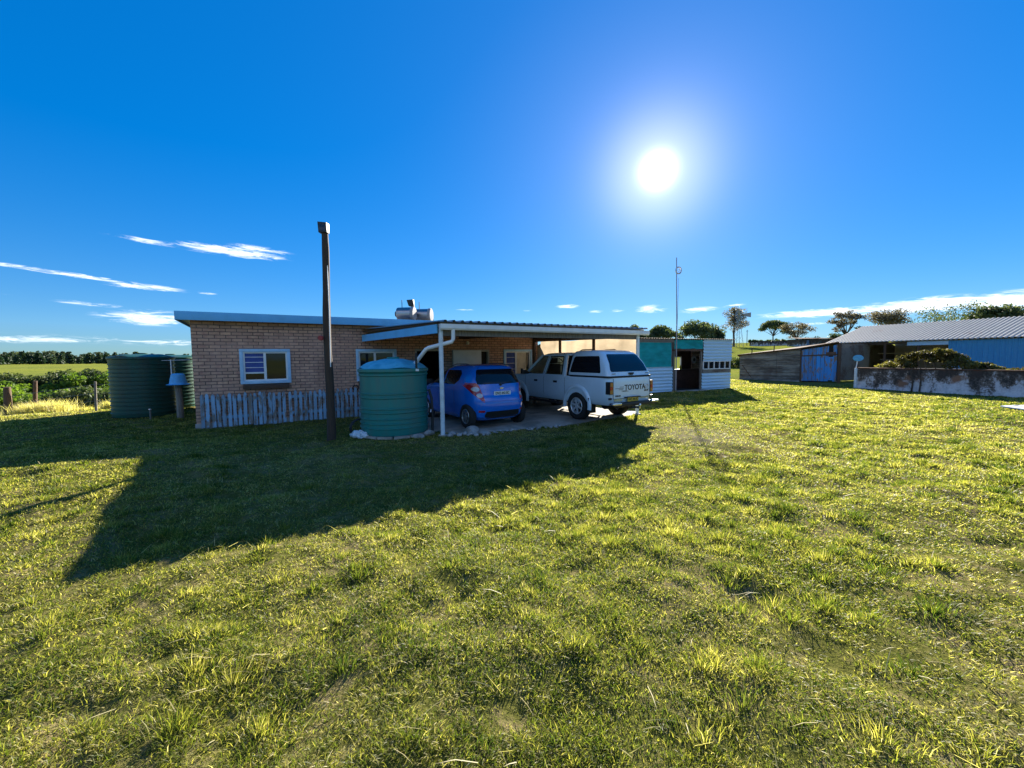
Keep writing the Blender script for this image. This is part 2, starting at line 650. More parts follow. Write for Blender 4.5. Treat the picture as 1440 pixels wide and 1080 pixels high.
def corrugated(mb, o, a, b, pitch, amp, ibr=False):
    """sheet spanned by vectors a (across the ribs) and b (along them) from corner o"""
    o, a, b = Vector(o), Vector(a), Vector(b)
    n = a.cross(b).normalized()
    L = a.length
    ad = a / L
    prof = []
    if ibr:
        k = 0
        x = 0.0
        while x < L:
            for dx, h in ((0, 0), (.58, 0), (.68, 1), (.90, 1), (1.0, 0)):
                if x + dx * pitch <= L + 1e-6:
                    prof.append((x + dx * pitch, h * amp))
            x += pitch
    else:
        m_ = max(2, int(L / pitch * 8))
        prof = [(L * i / m_, amp * math.sin(2 * math.pi * L * i / m_ / pitch)) for i in range(m_ + 1)]
    mb.grid([[o + ad * x + n * h for x, h in prof], [o + ad * x + n * h + b for x, h in prof]])


def wall_holes(mb, x0, x1, z0, z1, y0, y1, holes):
    """wall slab in the x-z plane between y0 (front) and y1, with rectangular openings"""
    xs = sorted({x0, x1, *[h[0] for h in holes], *[h[1] for h in holes]})
    zs = sorted({z0, z1, *[h[2] for h in holes], *[h[3] for h in holes]})
    def inside(x, z):
        return any(h[0] < x < h[1] and h[2] < z < h[3] for h in holes)
    for xa, xb in zip(xs, xs[1:]):
        for za, zb in zip(zs, zs[1:]):
            if inside((xa + xb) / 2, (za + zb) / 2):
                continue
            mb.poly([(xa, y0, za), (xb, y0, za), (xb, y0, zb), (xa, y0, zb)])
            mb.poly([(xb, y1, za), (xa, y1, za), (xa, y1, zb), (xb, y1, zb)])
    for (a, b, c, d) in holes + [(x0, x1, z0, z1)]:
        mb.poly([(a, y0, c), (b, y0, c), (b, y1, c), (a, y1, c)])
        mb.poly([(a, y0, d), (b, y0, d), (b, y1, d), (a, y1, d)])
        mb.poly([(a, y0, c), (a, y1, c), (a, y1, d), (a, y0, d)])
        mb.poly([(b, y0, c), (b, y1, c), (b, y1, d), (b, y0, d)])


def frame_rect(mb, x0, x1, z0, z1, w, y0, y1):
    mb.box(x0, x1, y0, y1, z1 - w, z1)
    mb.box(x0, x1, y0, y1, z0, z0 + w)
    mb.box(x0, x0 + w, y0, y1, z0 + w, z1 - w)
    mb.box(x1 - w, x1, y0, y1, z0 + w, z1 - w)


def sm(t):
    t = np.clip(t, 0, 1)
    return t * t * (3 - 2 * t)


def vnoise(x, y, seed=0):
    """smooth value noise"""
    xi, yi = np.floor(x).astype(np.int64), np.floor(y).astype(np.int64)
    fx, fy = x - xi, y - yi
    fx, fy = fx * fx * (3 - 2 * fx), fy * fy * (3 - 2 * fy)
    def h(a, b):
        v = (a * 374761393 + b * 668265263 + seed * 1442695) & 0xffffffff
        v = ((v ^ (v >> 13)) * 1274126177) & 0xffffffff
        return ((v ^ (v >> 16)) & 0xffff) / 65535.0
    return (h(xi, yi) * (1 - fx) + h(xi + 1, yi) * fx) * (1 - fy) + (h(xi, yi + 1) * (1 - fx) + h(xi + 1, yi + 1) * fx) * fy


def terr(x, y):
    x, y = np.asarray(x, float), np.asarray(y, float)
    d = np.hypot(x, y)
    az = np.degrees(np.arctan2(x, y))
    wr = sm((az - 2) / 18) * sm((150 - az) / 40)
    wl = sm((-az - 22) / 14) * sm((150 + az) / 40)
    t = np.clip((d - 42) / 125, 0, 1)
    zr = 6.3 * t ** 1.1 + 2.0 * sm((d - 170) / 400)
    zl = -1.0 * sm((d - 20) / 8) * (1 - sm((d - 34) / 60)) + .9 * sm((d - 80) / 200) + 7.5 * sm((d - 330) / 420)
    z = wr * zr + wl * zl + (1 - wr - wl) * 2.0 * sm((d - 60) / 300)
    z = z + .23 * np.exp(-(((x + 6.6) / 3.0) ** 2 + ((y - 5.9) / 2.2) ** 2))
    z = z + .5 * (vnoise(x / 45, y / 45, 3) - .5) * sm((d - 45) / 60)
    yard = 1 - sm((y - 7.8) / .8) * (1 - sm((np.abs(x) - 5.0) / .8)) * (1 - sm((y - 16) / 1))
    z = z + (.035 * (vnoise(x / 1.3, y / 1.3, 9) - .5) + .065 * (vnoise(x * 2.3, y * 2.3, 21) - .5) + .040 * (vnoise(x * 5.5, y * 5.5, 22) - .5)) * sm((d - .3) / 1.0) * (1 - sm((d - 17) / 8)) * (.15 + .85 * yard)
    return z


# ------------------------------------------------------------------ materials in use
make_world()
MT = dict(
    brick=mat_brick(), turf=mat_ground(), blade=mat_blade(), whitewash=mat_whitewash(),
    fascia=plain('pale_blue_paint', (.14, .50, .84), .5, var=.12, scale=3),
    white=plain('white_paint', (.80, .82, .82), .45, var=.12, scale=4),
    frame=plain('white_window_frame', (.42, .66, .86), .5, var=.15, scale=5),
    plaster=plain('grey_plaster', (.42, .40, .37), .9, var=.2, scale=3, bmp=.3),
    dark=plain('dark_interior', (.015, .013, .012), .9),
    black=plain('black_plastic', (.012, .012, .013), .5),
    rubber=plain('tyre_rubber', (.018, .018, .018), .85, var=.4, scale=12, bmp=.3),
    chrome=plain('bright_metal', (.65, .66, .68), .25, metal=1.0, var=.2),
    alu=plain('silver_alloy', (.60, .61, .63), .32, metal=.9, var=.2),
    rimsilver=plain('silver_rim_paint', (.62, .64, .66), .35, metal=.35, var=.15),
    roofing=mat_metal_sheet('galvanised_roofing', (.42, .43, .44), (.25, .16, .11), .12, .4, .8, .6),
    barnroof=mat_metal_sheet('barn_roofing', (.58, .54, .46), (.42, .30, .22), .28, .55, .5, .1),
    shedboard=mat_boards(),
    rust=mat_metal_sheet('rusty_sheet', (.16, .10, .075), (.10, .045, .025), .6, .8, 2.0),
    darktin=mat_metal_sheet('weathered_dark_tin', (.20, .185, .16), (.09, .055, .04), .55, .6, 1.2),
    bluetin=mat_metal_sheet('blue_tin', (.05, .32, .60), (.10, .26, .36), .3, .5, .6),
    whitetin=mat_metal_sheet('white_tin', (.52, .74, .92), (.34, .36, .38), .10, .5, 1.6),
    pole=mat_wood('creosoted_pole', (.085, .055, .036), (.035, .024, .018)),
    brownpost=mat_wood('brown_timber', (.13, .075, .045), (.07, .04, .025)),
    greywood=mat_wood('grey_timber', (.26, .235, .20), (.13, .115, .10)),
    purlin=mat_wood('pale_purlin', (.36, .31, .24), (.22, .18, .14), axis=0),
    picket=mat_wood('peeling_picket_paint', (.30, .27, .24), (.16, .14, .12), peel=(.30, .50, .68), peel_amt=.62),
    bluedoor=mat_wood('peeling_blue_paint', (.30, .24, .20), (.17, .13, .11), peel=(.05, .30, .72), peel_amt=.66),
    teal=mat_cloth('teal_shade_cloth', (.02, .58, .62), .4),
    cream=mat_cloth('cream_tarpaulin', (.56, .45, .31), .45, .8),
    tankg=plain('green_tank_plastic', (.010, .20, .175), .42, scale=1.6, col2=(.045, .17, .15), stretch=(2.2, 2.2, .5), bmp=.08),
    tankd=plain('dark_green_tank_plastic', (.006, .075, .052), .45, scale=1.4, col2=(.022, .055, .042), stretch=(2.2, 2.2, .5)),
    lid=plain('pale_blue_tank_dome', (.12, .46, .60), .45, scale=4, col2=(.05, .30, .40), bmp=.3),
    bluecar=plain('blue_car_paint', (.004, .15, .62), .26, var=.06, coat=1.0),
    whitecar=plain('white_car_paint', (.62, .76, .86), .3, var=.08, scale=2, coat=1.0),
    glass=mat_glass('window_glass', ior=1.45), tint=mat_glass('tinted_glass', (.008, .010, .014), 1.55),
    clear=mat_clear('clear_glass'),
    red=plain('red_lens', (.45, .015, .02), .15, coat=1.0), lens=plain('clear_lens', (.62, .62, .66), .12, coat=1.0),
    amber=plain('amber_lens', (.42, .16, .05), .2, coat=1.0),
    yellow=plain('yellow_plate', (.70, .48, .05), .5), sticker=plain('pale_reflector', (.72, .66, .36), .4, var=.3, scale=14),
    plate=plain('white_plate', (.75, .80, .78), .45), seat=plain('seat_fabric', (.06, .06, .07), .9),
    concrete=plain('worn_concrete', (.40, .36, .30), .92, col2=(.22, .20, .16), scale=1.4, bmp=.6, lo=.42, hi=.62),
    stone=plain('rubble_stone', (.40, .38, .35), .95, var=.5, scale=5, bmp=.6),
    steelcyl=plain('stainless_steel', (.36, .36, .37), .34, metal=1.0, var=.1),
    greycap=plain('grey_end_cap', (.30, .30, .32), .5),
    post=plain('white_steel_post', (.66, .74, .78), .5, var=.2, scale=8),
    bar=plain('dark_red_timber', (.07, .028, .022), .6, var=.4, scale=6),
    bluedisc=plain('light_blue_plastic', (.10, .42, .70), .4), hood=plain('light_blue_hood', (.10, .46, .86), .45),
    wire=plain('fence_wire', (.25, .25, .25), .5, metal=.8),
    door=plain('white_door', (.74, .74, .72), .5, var=.1), creamdoor=plain('cream_door', (.70, .60, .44), .6),
    bark=plain('bark', (.10, .075, .055), .95, var=.5, scale=4, bmp=.6),
    seal=plain('black_seal', (.01, .01, .01), .7),
    curtain=plain('blue_blind', (.06, .10, .34), .8), redcap=plain('red_plastic', (.30, .03, .03), .5),
)
LEAF = dict(
    bush=mat_leaf('bush_leaves', (.05, .10, .014), (.17, .26, .03), .45),
    olive=mat_leaf('dull_bush_leaves', (.045, .075, .026), (.11, .135, .045), .38),
    tree=mat_leaf('tree_leaves', (.05, .075, .035), (.12, .14, .06), .42),
    brown=mat_leaf('autumn_tree_leaves', (.085, .078, .058), (.16, .13, .095), .42),
    pine=mat_leaf('pine_needles', (.022, .05, .026), (.05, .08, .04), .3),
    creeper=mat_leaf('creeper_leaves', (.05, .045, .016), (.20, .18, .045), .4),
)


# ------------------------------------------------------------------ ground
def make_ground():
    rad = [0.0] + list(np.geomspace(.4, 2.5, 24)) + list(np.arange(2.58, 17, .10)) + list(np.arange(17.2, 40, .5)) + list(np.geomspace(41, 6000, 90))
    na = 540
    rad = np.array(rad)
    an = np.concatenate([np.linspace(-1.22, 1.22, 900, endpoint=False), np.linspace(1.22, 2 * np.pi - 1.22, 180, endpoint=False)])
    na = len(an)
    rr, aa = np.meshgrid(rad[1:], an, indexing='ij')
    x, y = rr * np.sin(aa), rr * np.cos(aa)
    z = terr(x, y)
    v = np.stack([x, y, z], -1).reshape(-1, 3)
    v = np.vstack([v, [[0, 0, 0]]])
    nr = len(rad) - 1
    i, j = np.meshgrid(np.arange(nr - 1), np.arange(na), indexing='ij')
    j2 = (j + 1) % na
    fa = np.stack([i * na + j, i * na + j2, (i + 1) * na + j2, (i + 1) * na + j], -1).reshape(-1, 4)[:, ::-1]
    o = mesh_np('ground', v, fa, MT['turf'])
    o.data.polygons.foreach_set('use_smooth', [True] * len(o.data.polygons))
    tag(o, kind='structure')
    # close the hole under the camera
    mb = MB()
    mb.poly([(math.sin(a) * .42, math.cos(a) * .42, -.005) for a in np.linspace(0, 2 * math.pi, 24, endpoint=False)])
    tag(mb.build('ground_patch', MT['turf']), kind='structure')


make_ground()

HOUSE = (Vector((-7.93, 9.91, 0)), R(30))
HUT = (Vector((5.5, 17.8, 0)), math.atan2(.4305, .9026))
CP = [(-1.56, 8.62), (3.66, 11.60), (.80, 14.98), (-4.42, 11.98)]      # carport corners: front left, front right, back right, back left


def to_world(fr, uu, vv):
    c, s_ = math.cos(fr[1]), math.sin(fr[1])
    return (fr[0].x + uu * c - vv * s_, fr[0].y + uu * s_ + vv * c)


def in_poly(x, y, P):
    ins = np.zeros(x.shape, bool)
    n = len(P)
    for i in range(n):
        (x1, y1), (x2, y2) = P[i], P[(i + 1) % n]
        c = ((y1 > y) != (y2 > y)) & (x < (x2 - x1) * (y - y1) / (y2 - y1 + 1e-12) + x1)
        ins ^= c
    return ins


# driveway of worn concrete under the carport
DRIVE = [(-1.75, 9.05), (-.9, 8.75), (.2, 9.35), (1.3, 9.75), (2.3, 10.6), (3.4, 11.3), (3.9, 12.2), (1.3, 15.3), (-4.3, 12.1), (-2.4, 10.4)]
mb = MB()
mb.poly([(x, y, .03) for x, y in DRIVE])
bmesh.ops.triangulate(mb.bm, faces=mb.bm.faces)
bmesh.ops.subdivide_edges(mb.bm, edges=mb.bm.edges, cuts=5)
for v in mb.bm.verts:
    v.co.z += .012 * (rnd.random() - .5)
    if v.is_boundary:
        v.co.x += .12 * (rnd.random() - .5)
        v.co.y += .12 * (rnd.random() - .5)
        v.co.z -= .025
tag(mb.build('driveway', MT['concrete'], smooth=True), kind='structure')

HOUSE_FP = [to_world(HOUSE, a, b) for a, b in ((0, 0), (10.3, 0), (10.3, 6), (0, 6))]
HUT_FP = [to_world(HUT, a, b) for a, b in ((-.1, -.1), (6.5, -.1), (6.5, 2.6), (-.1, 2.6))]


def blades(px, py, pz, h, w, yaw, lean, side, tint, name, label, bend=.35):
    """grass blades: five points, bending over towards the tip"""
    n = len(px)
    dx, dy = np.cos(yaw), np.sin(yaw)
    sx, sy = -np.sin(side), np.cos(side)
    v = np.empty((n, 5, 3), np.float32)
    l1, l2 = lean * .8, np.clip(lean + bend, 0, 1.45)
    mx = h * .55
    m = np.stack([px + dx * np.sin(l1) * mx, py + dy * np.sin(l1) * mx, pz + np.cos(l1) * mx], -1)
    t = m + np.stack([dx * np.sin(l2) * h * .5, dy * np.sin(l2) * h * .5, np.cos(l2) * h * .5], -1)
    b = np.stack([px, py, pz], -1)
    wv = np.stack([sx * w, sy * w, np.zeros(n)], -1)
    v[:, 0], v[:, 1] = b - wv * .5, b + wv * .5
    v[:, 2], v[:, 3] = m - wv * .42, m + wv * .42
    v[:, 4] = t
    i = np.arange(n)[:, None] * 5
    fa = np.concatenate([i + np.array([[0, 1, 3]]), i + np.array([[0, 3, 2]]), i + np.array([[2, 3, 4]])], 0)
    o = mesh_np(name, v.reshape(-1, 3), fa, MT['blade'], tint=np.repeat(tint, 5))
    return tag(o, label, 'grass', kind='stuff')


TUFTS = [(-2.67, 5.1, .9), (-2.4, 5.6, .8), (-1.9, 4.6, .7), (-2.3, 3.9, .8), (-1.55, 3.75, .7), (-2.2, 3.3, .6), (-.95, 2.1, .9), (-1.5, 2.0, 1.2), (-1.6, 1.75, 1.3), (-1.75, 2.05, 1.1),
         (-1.2, 1.75, 1.0), (-1.85, 2.35, .8), (-1.45, 2.5, .7), (2.75, 4.1, .9), (2.55, 4.2, .9), (2.95, 4.15, .8), (2.3, 4.3, .6), (2.55, 3.35, .7), (2.1, 3.4, .8), (1.75, 3.35, .7), (1.75, 2.95, .7),
         (.65, 2.45, .8), (2.75, 2.5, 1.0), (3.35, 3.05, 1.0), (3.2, 3.1, .8), (3.0, 3.45, .7), (2.2, 4.75, .6), (1.35, 4.95, .6), (.95, 5.4, .5), (.3, 5.0, .5), (-.2, 5.2, .6), (1.1, 3.0, .6), (2.1, 2.0, .8), (1.3, 1.7, .6),
         (-3.0, 4.0, .9), (-3.2, 3.5, .9), (-2.7, 3.5, .8), (-1.0, 3.3, .5), (-.45, 2.6, .5), (-2.9, 4.7, .8), (-4.6, 6.6, .9), (-5.0, 6.2, 1), (-4.3, 5.8, .9), (-5.6, 6.1, .9), (-3.9, 5.1, .7)]


def make_grass():
    g = NP
    N = 1150000
    a = g.uniform(R(-64), R(64), N)
    e = .60
    r_ = (g.random(N) * (36 ** e - .85 ** e) + .85 ** e) ** (1 / e)
    x, y = r_ * np.sin(a), r_ * np.cos(a)
    # clumping: thin the lawn where the noise is low
    cl = .38 * vnoise(x * 5.5, y * 5.5, 1) + .30 * vnoise(x * 1.7, y * 1.7, 2) + .32 * vnoise(x * 12, y * 12, 7)
    keep = (g.random(N) < np.clip((cl - .22) * 3.4, .12, 1)) & ~in_poly(x, y, DRIVE) & ~in_poly(x, y, HOUSE_FP) & ~in_poly(x, y, HUT_FP)
    # bare worn patch on the way to the hut
    bare = np.hypot((x - 4.0) / 1.7, (y - 8.5) / 2.3)
    keep &= (bare > .35 + .75 * g.random(N)) | (g.random(N) < .35)
    for (cx, cy, rr) in ((-2.69, 9.06, .85), (-11.75, 12.69, .8), (-12.86, 14.66, .8)):
        keep &= np.hypot(x - cx, y - cy) > rr
    keep &= ~((x > 15.5) & (y > 22))
    x, y, r_, cl = x[keep], y[keep], r_[keep], cl[keep]
    n = len(x)
    big = vnoise(x * .5, y * .5, 4)
    h = (.008 + .030 * cl * (.3 + big)) * g.uniform(.5, 1.6, n) * (1 + .035 * r_)
    w = (.0019 + .00098 * r_) * g.uniform(.6, 1.5, n)
    patch = .6 * vnoise(x * .9 + 9, y * .9, 5) + .4 * vnoise(x * 4, y * 4, 6)
    fine = vnoise(x * 14, y * 14, 12)
    wide = vnoise(x * .32 + 4, y * .32, 31)
    tint = np.clip(.42 * (wide - .5) + .46 * patch + .32 * fine + .32 * (g.random(n) - .36) + .30 * (g.random(n) < .2) - .16 * (cl - .5), 0, 1)
    yaw = g.uniform(0, 2 * np.pi, n)
    lean = np.abs(g.normal(.78, .42, n))
    z = terr(x, y) - .004
    blades(x, y, z, h, w, yaw, lean, g.uniform(0, 2 * np.pi, n), tint, 'lawn_grass', 'short yellow green lawn grass growing all over the yard')
    n = 420000
    a = g.uniform(R(-62), R(62), n)
    q = (g.random(n) * (14 ** .5 - .9 ** .5) + .9 ** .5) ** 2
    x, y = q * np.sin(a), q * np.cos(a)
    keep = ~in_poly(x, y, DRIVE) & ~in_poly(x, y, HOUSE_FP) & (np.hypot(x + 2.69, y - 9.06) > .85)
    x, y, q = x[keep], y[keep], q[keep]
    n = len(x)
    k_ = vnoise(x * 3, y * 3, 41)
    th = g.random(n) < np.clip((.5 * vnoise(x * 5.5, y * 5.5, 1) + .5 * vnoise(x * 12, y * 12, 7) - .30) * 3.2, .05, 1)
    x, y, q, k_ = x[th], y[th], q[th], k_[th]
    n = len(x)
    blades(x, y, terr(x, y) + .002 + .006 * g.random(n), g.uniform(.012, .04, n), (.0016 + .0009 * q) * g.uniform(.6, 1.3, n), g.uniform(0, 6.28, n), g.uniform(.9, 1.5, n), g.uniform(0, 6.28, n), np.clip(.30 + .45 * k_ + g.normal(0, .22, n), 0, 1), 'lawn_thatch', 'fine mat of short clippings and dry thatch lying between the grass blades', .1)
    # taller tufts
    X, Y, Z, H, W, YA, LE, TI = [], [], [], [], [], [], [], []
    spots = [(tx, ty, s_, True) for tx, ty, s_ in TUFTS]
    M_ = 6500
    a = g.uniform(R(-63), R(63), M_)
    rr = (g.random(M_) * (24 ** 1.05 - 1.2 ** 1.05) + 1.2 ** 1.05) ** (1 / 1.05)
    for ang, q in zip(a, rr):
        tx, ty = q * math.sin(ang), q * math.cos(ang)
        if vnoise(np.array([tx * .45]), np.array([ty * .45]), 4)[0] > (.26 if tx > .5 else .40) and g.random() < min(1.0, max(.12, (q - 1.6) / 3.2)):
            spots.append((tx, ty, float(g.choice([.25, .32, .38, .45, .55, .7, .9]) * (1.15 if tx > .5 else .9)), False))
    spots = [s_ for s_ in spots if not (in_poly(np.array([s_[0]]), np.array([s_[1]]), DRIVE)[0] or in_poly(np.array([s_[0]]), np.array([s_[1]]), HOUSE_FP)[0] or in_poly(np.array([s_[0]]), np.array([s_[1]]), HUT_FP)[0]
             or math.hypot((s_[0] - 4) / 1.7, (s_[1] - 8.5) / 2.3) < 1 or math.hypot(s_[0] + 2.69, s_[1] - 9.06) < .95)]
    for tx, ty, s_, man in spots:
        d = math.hypot(tx, ty)
        k = int((420 if man else 130) * (s_ if man else .55 + s_) * min(1, 6 / d + .25))
        rad = np.abs(g.normal(0, .12 if man else .095, k)) * (.6 + s_)
        th = g.uniform(0, 2 * np.pi, k)
        X.append(tx + rad * np.cos(th) * 1.35)
        Y.append(ty + rad * np.sin(th))
        H.append(g.uniform(.5, 1.25, k) * (.078 if man else .092) * s_ * (1 - .8 * np.clip(rad / .3, 0, .8)))
        W.append((.0014 + .0008 * d) * g.uniform(.7, 1.4, k))
        YA.append(th + g.normal(0, .6, k))
        LE.append(np.clip(.25 + rad * 3.0 + g.normal(0, .2, k), 0, 1.2))
        base = g.uniform(.10, .58)
        TI.append(np.clip(base + g.normal(0, .12, k) + .35 * (g.random(k) < .1), 0, 1))
    X, Y, H, W, YA, LE, TI = [np.concatenate(q) for q in (X, Y, H, W, YA, LE, TI)]
    Z = terr(X, Y) - .005
    blades(X, Y, Z, H, W, YA, LE, g.uniform(0, 2 * np.pi, len(X)), TI, 'grass_tufts', 'taller bright green grass tufts scattered over the lawn')
    # dry stalks lying about
    n = 700
    a = g.uniform(R(-60), R(60), n)
    q = g.uniform(1.3, 9, n)
    x, y = q * np.sin(a), q * np.cos(a)
    blades(x, y, terr(x, y) + .035, g.uniform(.05, .2, n), np.full(n, .0035) + .0006 * q, g.uniform(0, 6.28, n), g.uniform(1.25, 1.55, n), g.uniform(0, 6.28, n), g.uniform(.85, 1, n), 'straw_litter', 'loose dry straw stalks lying on the lawn', .05)
    # dry strip along the wire fence on the left
    n = 34000
    t = g.random(n)
    x = -22.5 + t * 12.0 + g.normal(0, .4, n)
    y = 15.3 - t * .3 + np.abs(g.normal(0, 1.3, n)) + .25 * np.sin(x * 3)
    keep = np.hypot(x + 12.86, y - 14.66) > .9
    x, y = x[keep], y[keep]
    n = len(x)
    hh = vnoise(x * .8, y * .8, 8)
    blades(x, y, terr(x, y) - .01, (.06 + .30 * hh ** 1.5) * g.uniform(.6, 1.3, n), g.uniform(.008, .018, n), g.uniform(0, 6.28, n), np.abs(g.normal(.3, .25, n)), g.uniform(0, 6.28, n), np.clip(.60 + .2 * hh + g.normal(0, .12, n), 0, 1), 'dry_grass', 'tall straw coloured dry grass along the wire fence')
    # tawny clump by the thick corner post
    n = 2600
    x, y = -17.9 + g.normal(0, .5, n), 15.0 + g.normal(0, .25, n)
    o = blades(x, y, terr(x, y) - .01, g.uniform(.35, .75, n), g.uniform(.012, .022, n), g.uniform(0, 6.28, n), np.abs(g.normal(.35, .2, n)), g.uniform(0, 6.28, n), np.clip(.88 + g.normal(0, .06, n), 0, 1), 'grass_clump', 'rounded clump of tall rusty dry grass beside the thick fence post')
    del o['kind']


make_grass()


# ------------------------------------------------------------------ brick house
def window(parent, x0, x1, z0, z1, split, blind=False, low=None, bars=False, sill=True):
    mb = MB()
    frame_rect(mb, x0, x1, z0, z1, .075, -.035, .04)
    fr = mb.build('window', MT['frame'], parent, bevel=.004)
    fr.name = 'window'
    mb = MB()
    xi0, xi1, zi0, zi1 = x0 + .075, x1 - .075, z0 + .075, z1 - .075
    frame_rect(mb, xi0, xi1, zi0, zi1, .04, .0, .035)
    xs = xi0 + (xi1 - xi0) * split
    mb.box(xs - .03, xs + .03, .001, .034, zi0 + .04, zi1 - .04)
    if low:
        zl = zi0 + (zi1 - zi0) * low
        mb.box(xi0 + .04, xs - .03, .001, .034, zl - .02, zl + .02)
    mb.build('sash', MT['white'], fr)
    mb = MB()
    mb.box(xi0, xi1, .036, .046, zi0, zi1)
    mb.build('pane', MT['glass'], fr)
    if bars:
        zl = zi0 + (zi1 - zi0) * (low or 0)
        for k in range(3):
            zz = zl + (zi1 - zl) * (k + 1) / 4
            mb = MB()
            mb.box(xi0 + .04, xs - .03, .012, .03, zz - .008, zz + .008)
            mb.build('burglar_bar', MT['white'], fr)
        mb = MB()
        mb.box(xi0 + .045, xs - .035, .030, .035, zl + .025, zi1 - .045)
        mb.build('blind', MT['curtain'], fr)
    if sill:
        mb = MB()
        mb.hexa([(x0 + .05, -.10, z0 - .13), (x1 - .05, -.10, z0 - .13), (x1 - .05, -.001, z0 - .11), (x0 + .05, -.001, z0 - .11),
                 (x0 + .05, -.10, z0 - .05), (x1 - .05, -.10, z0 - .05), (x1 - .05, -.001, z0 - .005), (x0 + .05, -.001, z0 - .005)])
        mb.build('sill', MT['brownpost'], fr)
    return fr


def make_house():
    t = thing('brick_house', 'low flat roofed brick house with pale blue fascia behind the parked vehicles', 'house', HOUSE[0], HOUSE[1])
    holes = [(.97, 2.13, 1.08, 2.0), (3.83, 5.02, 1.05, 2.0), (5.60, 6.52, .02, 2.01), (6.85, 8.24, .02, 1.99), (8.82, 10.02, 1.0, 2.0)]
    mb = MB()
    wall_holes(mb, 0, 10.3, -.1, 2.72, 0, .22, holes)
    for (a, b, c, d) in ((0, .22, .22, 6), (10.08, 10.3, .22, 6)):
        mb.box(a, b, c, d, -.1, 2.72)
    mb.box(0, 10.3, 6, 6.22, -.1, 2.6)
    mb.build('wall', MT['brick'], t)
    mb = MB()
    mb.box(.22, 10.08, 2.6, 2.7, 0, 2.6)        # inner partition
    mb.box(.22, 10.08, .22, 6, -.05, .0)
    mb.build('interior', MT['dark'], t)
    # roof: a thin slab falling to the back
    mb = MB()
    mb.hexa([(-.22, -.24, 2.74), (10.5, -.24, 2.74), (10.5, 6.5, 2.52), (-.22, 6.5, 2.52), (-.22, -.24, 2.86), (10.5, -.24, 2.86), (10.5, 6.5, 2.64), (-.22, 6.5, 2.64)])
    rf = mb.build('roof', MT['roofing'], t)
    mb = MB()
    mb.box(-.24, 10.5, -.275, -.243, 2.69, 2.90)
    mb.build('fascia', MT['fascia'], rf, bevel=.004)
    mb = MB()
    mb.hexa([(-.252, -.243, 2.69), (-.222, -.243, 2.69), (-.222, 6.5, 2.47), (-.252, 6.5, 2.47), (-.252, -.243, 2.90), (-.222, -.243, 2.90), (-.222, 6.5, 2.68), (-.252, 6.5, 2.68)])
    mb.build('fascia', MT['fascia'], rf)
    window(t, .97, 2.13, 1.08, 2.0, .48, low=.28, bars=True)
    window(t, 3.83, 5.02, 1.05, 2.0, .45)
    w3 = window(t, 8.82, 10.02, 1.0, 2.0, .42, bars=True, sill=False)
    mb = MB()
    mb.box(9.38, 9.78, .015, .034, 1.12, 1.9)
    mb.build('curtain', MT['creamdoor'], w3)
    # doorway with open dark room behind
    for (a, b, h) in ((5.60, 6.52, 2.01), (6.85, 8.24, 1.99)):
        mb = MB()
        mb.box(a, a + .06, -.02, .12, .02, h)
        mb.box(b - .06, b, -.02, .12, .02, h)
        mb.box(a + .06, b - .06, -.02, .12, h - .07, h)
        mb.build('door_frame', MT['plaster'], t)
    mb = MB()
    mb.bar((6.84, -.16, 1.0), (7.9, -.06, 1.0), .04, 1.93)
    d = mb.build('door', MT['door'], t, bevel=.004)
    mb = MB()
    mb.tube([(7.78, -.12, .95), (7.78, -.15, .95), (7.78, -.15, 1.1), (7.78, -.12, 1.1)], .01, 6)
    mb.build('handle', MT['chrome'], d)
    mb = MB()
    mb.box(7.86, 8.16, .14, .18, .05, 1.9)
    mb.build('door', MT['brownpost'], t)
    # small wall lamp over the door
    mb = MB()
    mb.lathe([(0, 0), (.05, 0), (.06, .05), (.04, .1), (0, .11)], 12, (7.4, -.06, 2.16))
    mb.build('wall_lamp', MT['door'], t, smooth=True)
    # step plinth
    mb = MB()
    mb.box(-.02, 10.32, -.03, -.002, -.1, .12)
    mb.build('plinth', MT['plaster'], t)
    return t


make_house()


# ------------------------------------------------------------------ roof top water heaters
def water_heater(loc, rz, label):
    t = thing('solar_water_heater', label, 'water heater', loc, rz, 'water heaters on the house roof')
    mb = MB()
    mb.lathe([(0, -.30), (.16, -.30), (.23, -.27), (.235, -.24), (.235, .24), (0, .24)], 28, (0, 0, .42), 'x')
    mb.build('drum', MT['steelcyl'], t, smooth=True)
    mb = MB()
    mb.lathe([(0, .241), (.245, .241), (.25, .25), (.25, .33), (.235, .35), (0, .355)], 28, (0, 0, .42), 'x')
    mb.build('end_cap', MT['greycap'], t, smooth=True)
    mb = MB()
    mb.lathe([(0, -.36), (.10, -.36), (.10, -.301), (0, -.301)], 16, (0, 0, .42), 'x')
    mb.build('valve', MT['black'], t, smooth=True)
    for sx in (-.22, .22):
        mb = MB()
        mb.tube([(sx, -.3, -.02), (sx, 0, .16)], .018, 6)
        mb.tube([(sx, .3, -.05), (sx, 0, .16)], .018, 6)
        mb.build('leg', MT['alu'], t)
    # tube collector leaning away behind the drum
    mb = MB()
    for k in range(9):
        x = -.26 + k * .065
        mb.tube([(x, .2, .36), (x, 1.25, -.02)], .028, 8)
    mb.build('collector', MT['tint'], t, smooth=True)
    mb = MB()
    mb.tube([(-.12, 0, .64), (-.12, 0, .92)], .012, 6)
    mb.build('vent_pipe', MT['black'], t)
    return t


